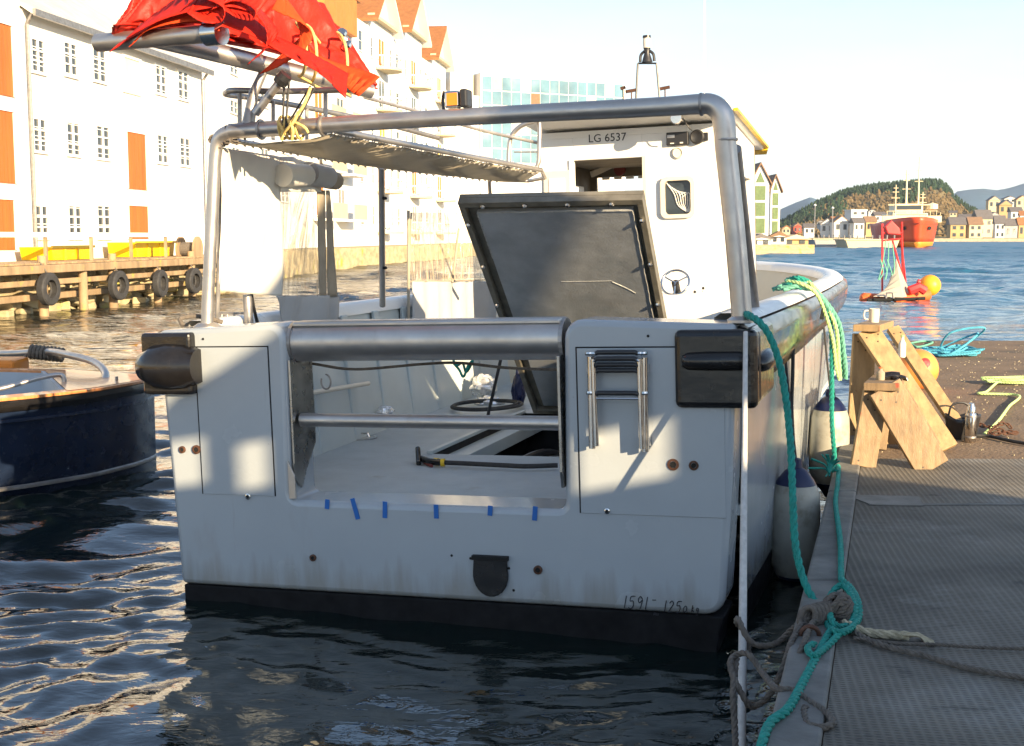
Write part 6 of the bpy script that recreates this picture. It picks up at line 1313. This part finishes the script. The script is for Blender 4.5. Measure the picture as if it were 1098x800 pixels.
# brown rope: knot on the edge with tails
kz = ZD+.06; kc = P(898, 655, z=kz); b = MB(); rr = random.Random(21)
for k in range(7):
    ax = Vector((rr.uniform(-1, 1), rr.uniform(-1, 1), rr.uniform(-1, 1))).normalized(); u1 = ax.orthogonal().normalized(); u2 = ax.cross(u1); R0 = rr.uniform(.035, .055)
    rope_mb(b, [kc+Vector((0, 0, .02))+u1*R0*cos(a_)+u2*R0*sin(a_) for a_ in np.linspace(0, 6.0, 10)], .013, 3)
tails = [[P(885, 656, z=kz), P(872, 662, z=ZD+.05), P(860, 666, z=ZD+.04), P(848, 676, Y=4.75), P(832, 690, Y=4.72), P(812, 692, Y=4.7), P(800, 682, Y=4.7), P(792, 664, Y=4.75), P(790, 668, Y=4.8), P(800, 680, Y=4.85), P(803, 700, Y=4.85)],
         [P(860, 668, z=ZD+.04), P(848, 690, z=ZD+.03), P(840, 715, Y=4.35), P(825, 745, Y=4.3), P(806, 758, Y=4.3), P(796, 745, Y=4.3), P(786, 725, Y=4.35), P(783, 710, Y=4.4), P(790, 702, Y=4.45), P(803, 702, Y=4.4), P(818, 722, Y=4.3), P(832, 738, z=ZD+.03), P(850, 740, z=ZD+.03), P(868, 752, z=ZD+.03), P(886, 764, z=ZD+.03), P(893, 775, z=ZD+.025), P(882, 780, z=ZD+.025), P(866, 776, z=ZD+.025), P(862, 764, z=ZD+.025), P(864, 758, z=ZD+.03)],
         [P(790, 706, Y=4.45), P(786, 740, Y=4.3), P(788, 780, Y=4.2), P(790, 830, Y=4.0)],
         [P(884, 660, z=ZD+.05), P(870, 670, z=ZD+.05), P(858, 700, z=ZD+.03), P(842, 724, Y=4.45)]]
for t_ in tails: rope_mb(b, t_, .012, 3)
for k in range(5): c = P(866+4*k, 662-k, z=ZD+.06); b.tube([c+Vector((.03*cos(a_), .02*sin(a_)+.0, .035*sin(a_+.4))) for a_ in np.linspace(0, 6.28, 12)[:-1]], .012, 8, closed=True)
tag(b.build('mooring_rope', 'rope_brown', origin=kc, smooth=60), 'weathered brown rope knotted on the pontoon edge with loops hanging towards the water', 'rope')
q = [P(905, 668, z=ZD+.04), P(925, 677, z=ZD+.03), P(945, 680, z=ZD+.03), P(962, 681, z=ZD+.03), P(975, 682, z=ZD+.035)]
b = MB(); rope_mb(b, q, .018, 3); rr = random.Random(2)
for k in range(26):
    a = rr.uniform(-1, 1); b.tube(cr([q[-1]+Vector((-.03, rr.uniform(-.01, .01), rr.uniform(-.01, .01))), q[-1]+Vector((.03, -.02*a, .005)), q[-1]+Vector((rr.uniform(.05, .09), -.01-.05*a, -.02))]), .004, 4)
tag(b.build('frayed_rope_end', 'rope_tan', origin=q[0]), 'thick tan rope end with a frayed whitish tip on the matting', 'rope')
for (pts, r_, lab) in (([(905, 672), (940, 690), (990, 703), (1040, 717), (1098, 727), (1130, 731)], .012, 'dark rope running across the matting to the right edge, lower one'), ([(915, 684), (960, 690), (1000, 691), (1050, 694), (1130, 697)], .007, 'thin dark line running straight to the right edge, upper one')):
    pp = [P(x, y, z=ZD+.028) for x, y in pts]; tag(rope_mb(MB(), pp, r_, 3).build('rope', 'rope_brown', origin=pp[0]), lab, 'rope')
q = [P(890, 678, z=ZD+.04), P(878, 700, z=ZD+.03), P(862, 730, z=ZD+.03), P(845, 760, z=ZD+.04), P(826, 775, z=ZD+.04), P(815, 805, z=ZD+.02), P(810, 840, z=ZD-.1)]
b = MB(); rope_mb(b, q, .016, 3); rope_mb(b, [P(900, 680, z=ZD+.05), P(885, 695, z=ZD+.04), P(872, 703, z=ZD+.05), P(866, 695, z=ZD+.05), P(873, 690, z=ZD+.05)], .013, 3)
tag(b.build('mooring_rope', 'rope_green', origin=q[0]), 'dull green rope running from the knot along the pontoon edge out at the bottom', 'rope')
c = P(868, 690, z=ZD); r = thing('mooring_ring', c, 'rusty steel mooring eye under the brown knot at the pontoon edge', 'mooring ring'); MB().tube([(.035*cos(a), 0, .03+.035*sin(a)) for a in np.linspace(0, 6.28, 16)[:-1]], .009, 8, closed=True).build('eye', 'rust', r); MB().box((0, 0, .006), (.12, .08, .012)).build('base_plate', 'rust', r)

# ---- dark blue boat at the left
tip = Vector((-3.05, 10.65, 0)); dirn = Vector((-.36, -.93, 0)).normalized()      # from bow tip aft, towards the camera
side = Vector((-dirn.y, dirn.x, 0))
if side.x > 0: side = -side                                                        # inboard direction (to the left)
bb = thing('blue_boat', tip, 'dark blue open boat with varnished gunwales and steel rails, its bow pointing at the workboat', 'boat')
# hull centreline runs back to the left; width grows from the stem
fwd = Vector((.90, .435, 0)).normalized(); aft = -fwd; lat = Vector((fwd.y, -fwd.x, 0))     # lat = starboard (towards the camera)
stn = [(0, .0, .74), (.1, .20, .74), (.25, .40, .745), (.6, .76, .75), (1.1, 1.08, .76), (1.8, 1.32, .76), (2.8, 1.45, .75), (4.2, 1.5, .75), (6, 1.45, .75)]
def hb(s, k=1): return float(np.interp(s, [a for a, _, _ in stn], [b_ for _, b_, _ in stn]))
def hz_(s): return float(np.interp(s, [a for a, _, _ in stn], [c for _, _, c in stn]))
SS = list(np.linspace(0, 1.2, 16))+list(np.linspace(1.35, 6, 22))
def bpnt(s, sg, off, z): return aft*s+lat*sg*max(hb(s)+off, 0.0)+UP*z
def bshell(rows, m, name, both=True, **k):
    b = MB(); n = len(rows)
    for sg in (-1, 1):
        vs = [bpnt(s, sg, o_(s) if callable(o_) else o_, z_(s) if callable(z_) else z_) for s in SS for (o_, z_) in rows]
        b.add(vs, [(i*n+j, (i+1)*n+j, (i+1)*n+j+1, i*n+j+1) for i in range(len(SS)-1) for j in range(n-1)])
    return b.build(name, m, bb, **k)
fl = lambda f: (lambda s: -f*min(1, s*.9))
bshell([(fl(.42), -.25), (fl(.24), 0), (fl(.12), .2), (fl(.05), .42), (fl(0), lambda s: hz_(s)-.05)], 'navy', 'hull', smooth=60)
bshell([(fl(.19), .055), (lambda s: -.17*min(1, s*.9)+.02, .065), (lambda s: -.17*min(1, s*.9)+.02, .085), (fl(.165), .095)], 'steel_dull', 'spray_strip')
bshell([(.0, lambda s: hz_(s)-.09), (.035, lambda s: hz_(s)-.08), (.045, lambda s: hz_(s)-.04), (.035, lambda s: hz_(s)-.005), (0, hz_)], 'rubber', 'rub_rail', smooth=60)
bshell([(.0, lambda s: hz_(s)-.17), (.012, lambda s: hz_(s)-.165), (.012, lambda s: hz_(s)-.145), (0, lambda s: hz_(s)-.14)], 'navy', 'moulding')
bshell([(.03, hz_), (.03, lambda s: hz_(s)+.022), (-.15, lambda s: hz_(s)+.022), (-.15, hz_)], 'varnish', 'gunwale', bevel=.004)
bshell([(-.15, lambda s: hz_(s)+.0), (-.20, .15)], 'boat_inner', 'inner_side', smooth=60)
b = MB(); b.add([bpnt(s, sg, -.18, .16) for sg in (-1, 1) for s in SS], [(i, i+1, len(SS)+i+1, len(SS)+i) for i in range(len(SS)-1)]); b.build('floor', 'boat_inner', bb)
# fore deck of varnished wood and bulkhead
b = MB(); b.add([bpnt(s, sg, -.02, hz_(s)+.026) for sg in (-1, 1) for s in SS[:11]], [(i, i+1, 11+i+1, 11+i) for i in range(10)]); b.build('fore_deck', 'varnish', bb)
s0 = SS[10]; MB().prism([bpnt(s0, -1, -.1, .16), bpnt(s0, 1, -.1, .16), bpnt(s0, 1, -.1, hz_(s0)+.02), bpnt(s0, -1, -.1, hz_(s0)+.02)], aft*.03).build('bulkhead', 'boat_inner', bb)
def BP(px, py, Y): return P(px, py, Y=Y)-tip
MB().tube(cr([BP(-60, 372, 12.6), BP(0, 379, 12.0), BP(48, 377, 11.6), BP(75, 381, 11.2), BP(100, 388, 10.9), BP(113, 400, 10.6), BP(110, 416, 10.35)], 6), .032, 14).build('bow_rail', 'steel', bb, smooth=40)
MB().lathe([(.10, 0), (.10, .012), (.05, .03)], BP(108, 418, 10.3), 20).build('rail_flange', 'steel', bb, smooth=30)
rk = thing('rope', P(50, 377, Y=11.6), 'brown rope knotted round the steel bow rail of the blue boat', 'rope')
b = MB()
for k in range(9): b.tube([Vector((.035*k-.14+.01*sin(a), .05*cos(a), -.0+.055*sin(a)-.004*k)) for a in np.linspace(0, 6.28, 14)[:-1]], .016, 6, closed=True)
rope_mb(b, [Vector((-.14, 0, 0)), Vector((-.28, .05, -.10)), Vector((-.42, .0, -.19)), Vector((-.55, .0, -.22))], .013, 3); b.build('knot', 'rope_brown', rk, smooth=True)
g = MB().tube(cr([BP(-40, 423, 9.6), BP(0, 417, 9.8), BP(40, 406, 9.98), BP(62, 402, 10.08), BP(68, 405, 10.1), BP(69, 414, 10.1)], 5), .020, 12).tube([BP(69, 414, 10.1), BP(70, 433, 10.1)], .022, 10).build('grab_rail', 'steel', bb, smooth=40)
MB().lathe([(.055, 0), (.055, .01), (.03, .02)], BP(70, 434, 10.1), 16).build('rail_foot', 'steel', g)
q = BP(120, 413, 10.2); cl = MB().box(q, (.30, .05, .02), Matrix.Rotation(.7, 3, 'Z')).build('cleat_plate', 'steel', bb); MB().tube([q+Vector((.03, .03, 0)), q+Vector((.03, .03, .07))], .014, 8).build('cleat_pin', 'chrome', cl)
q = BP(12, 437, 9.9); MB().tube([q+Vector((.05*cos(a), 0, .05*sin(a))) for a in np.linspace(0, 6.28, 14)[:-1]], .012, 6, closed=True).build('lifting_ring', 'chrome', bb, smooth=True)
tag(MB().box2((-.25, -.2, -.1), (.25, .2, .1)).build('toolbox', 'ship_orange', bevel=.03, origin=(0, 0, 0)), 'orange box lying in the blue boat at the left edge', 'box').location = P(-6, 396, Y=11.4)
# haze over the harbour
def haze():
    m = bpy.data.materials.new('haze'); m.use_nodes = True; n = m.node_tree; n.nodes.clear(); o_ = n.nodes.new('ShaderNodeOutputMaterial'); v = n.nodes.new('ShaderNodeVolumePrincipled')
    v.inputs['Color'].default_value = (.72, .86, 1, 1); v.inputs['Density'].default_value = HAZE; v.inputs['Anisotropy'].default_value = .2; n.links.new(v.outputs[0], o_.inputs['Volume'])
    o = MB().box2((-3700, -70, -41.5), (3700, 3700, 260)).build('haze', m if False else 'glass'); o.data.materials.clear(); o.data.materials.append(m); o['kind'] = 'stuff'; o['label'] = 'thin bluish harbour haze'
HAZE = .00014
haze()
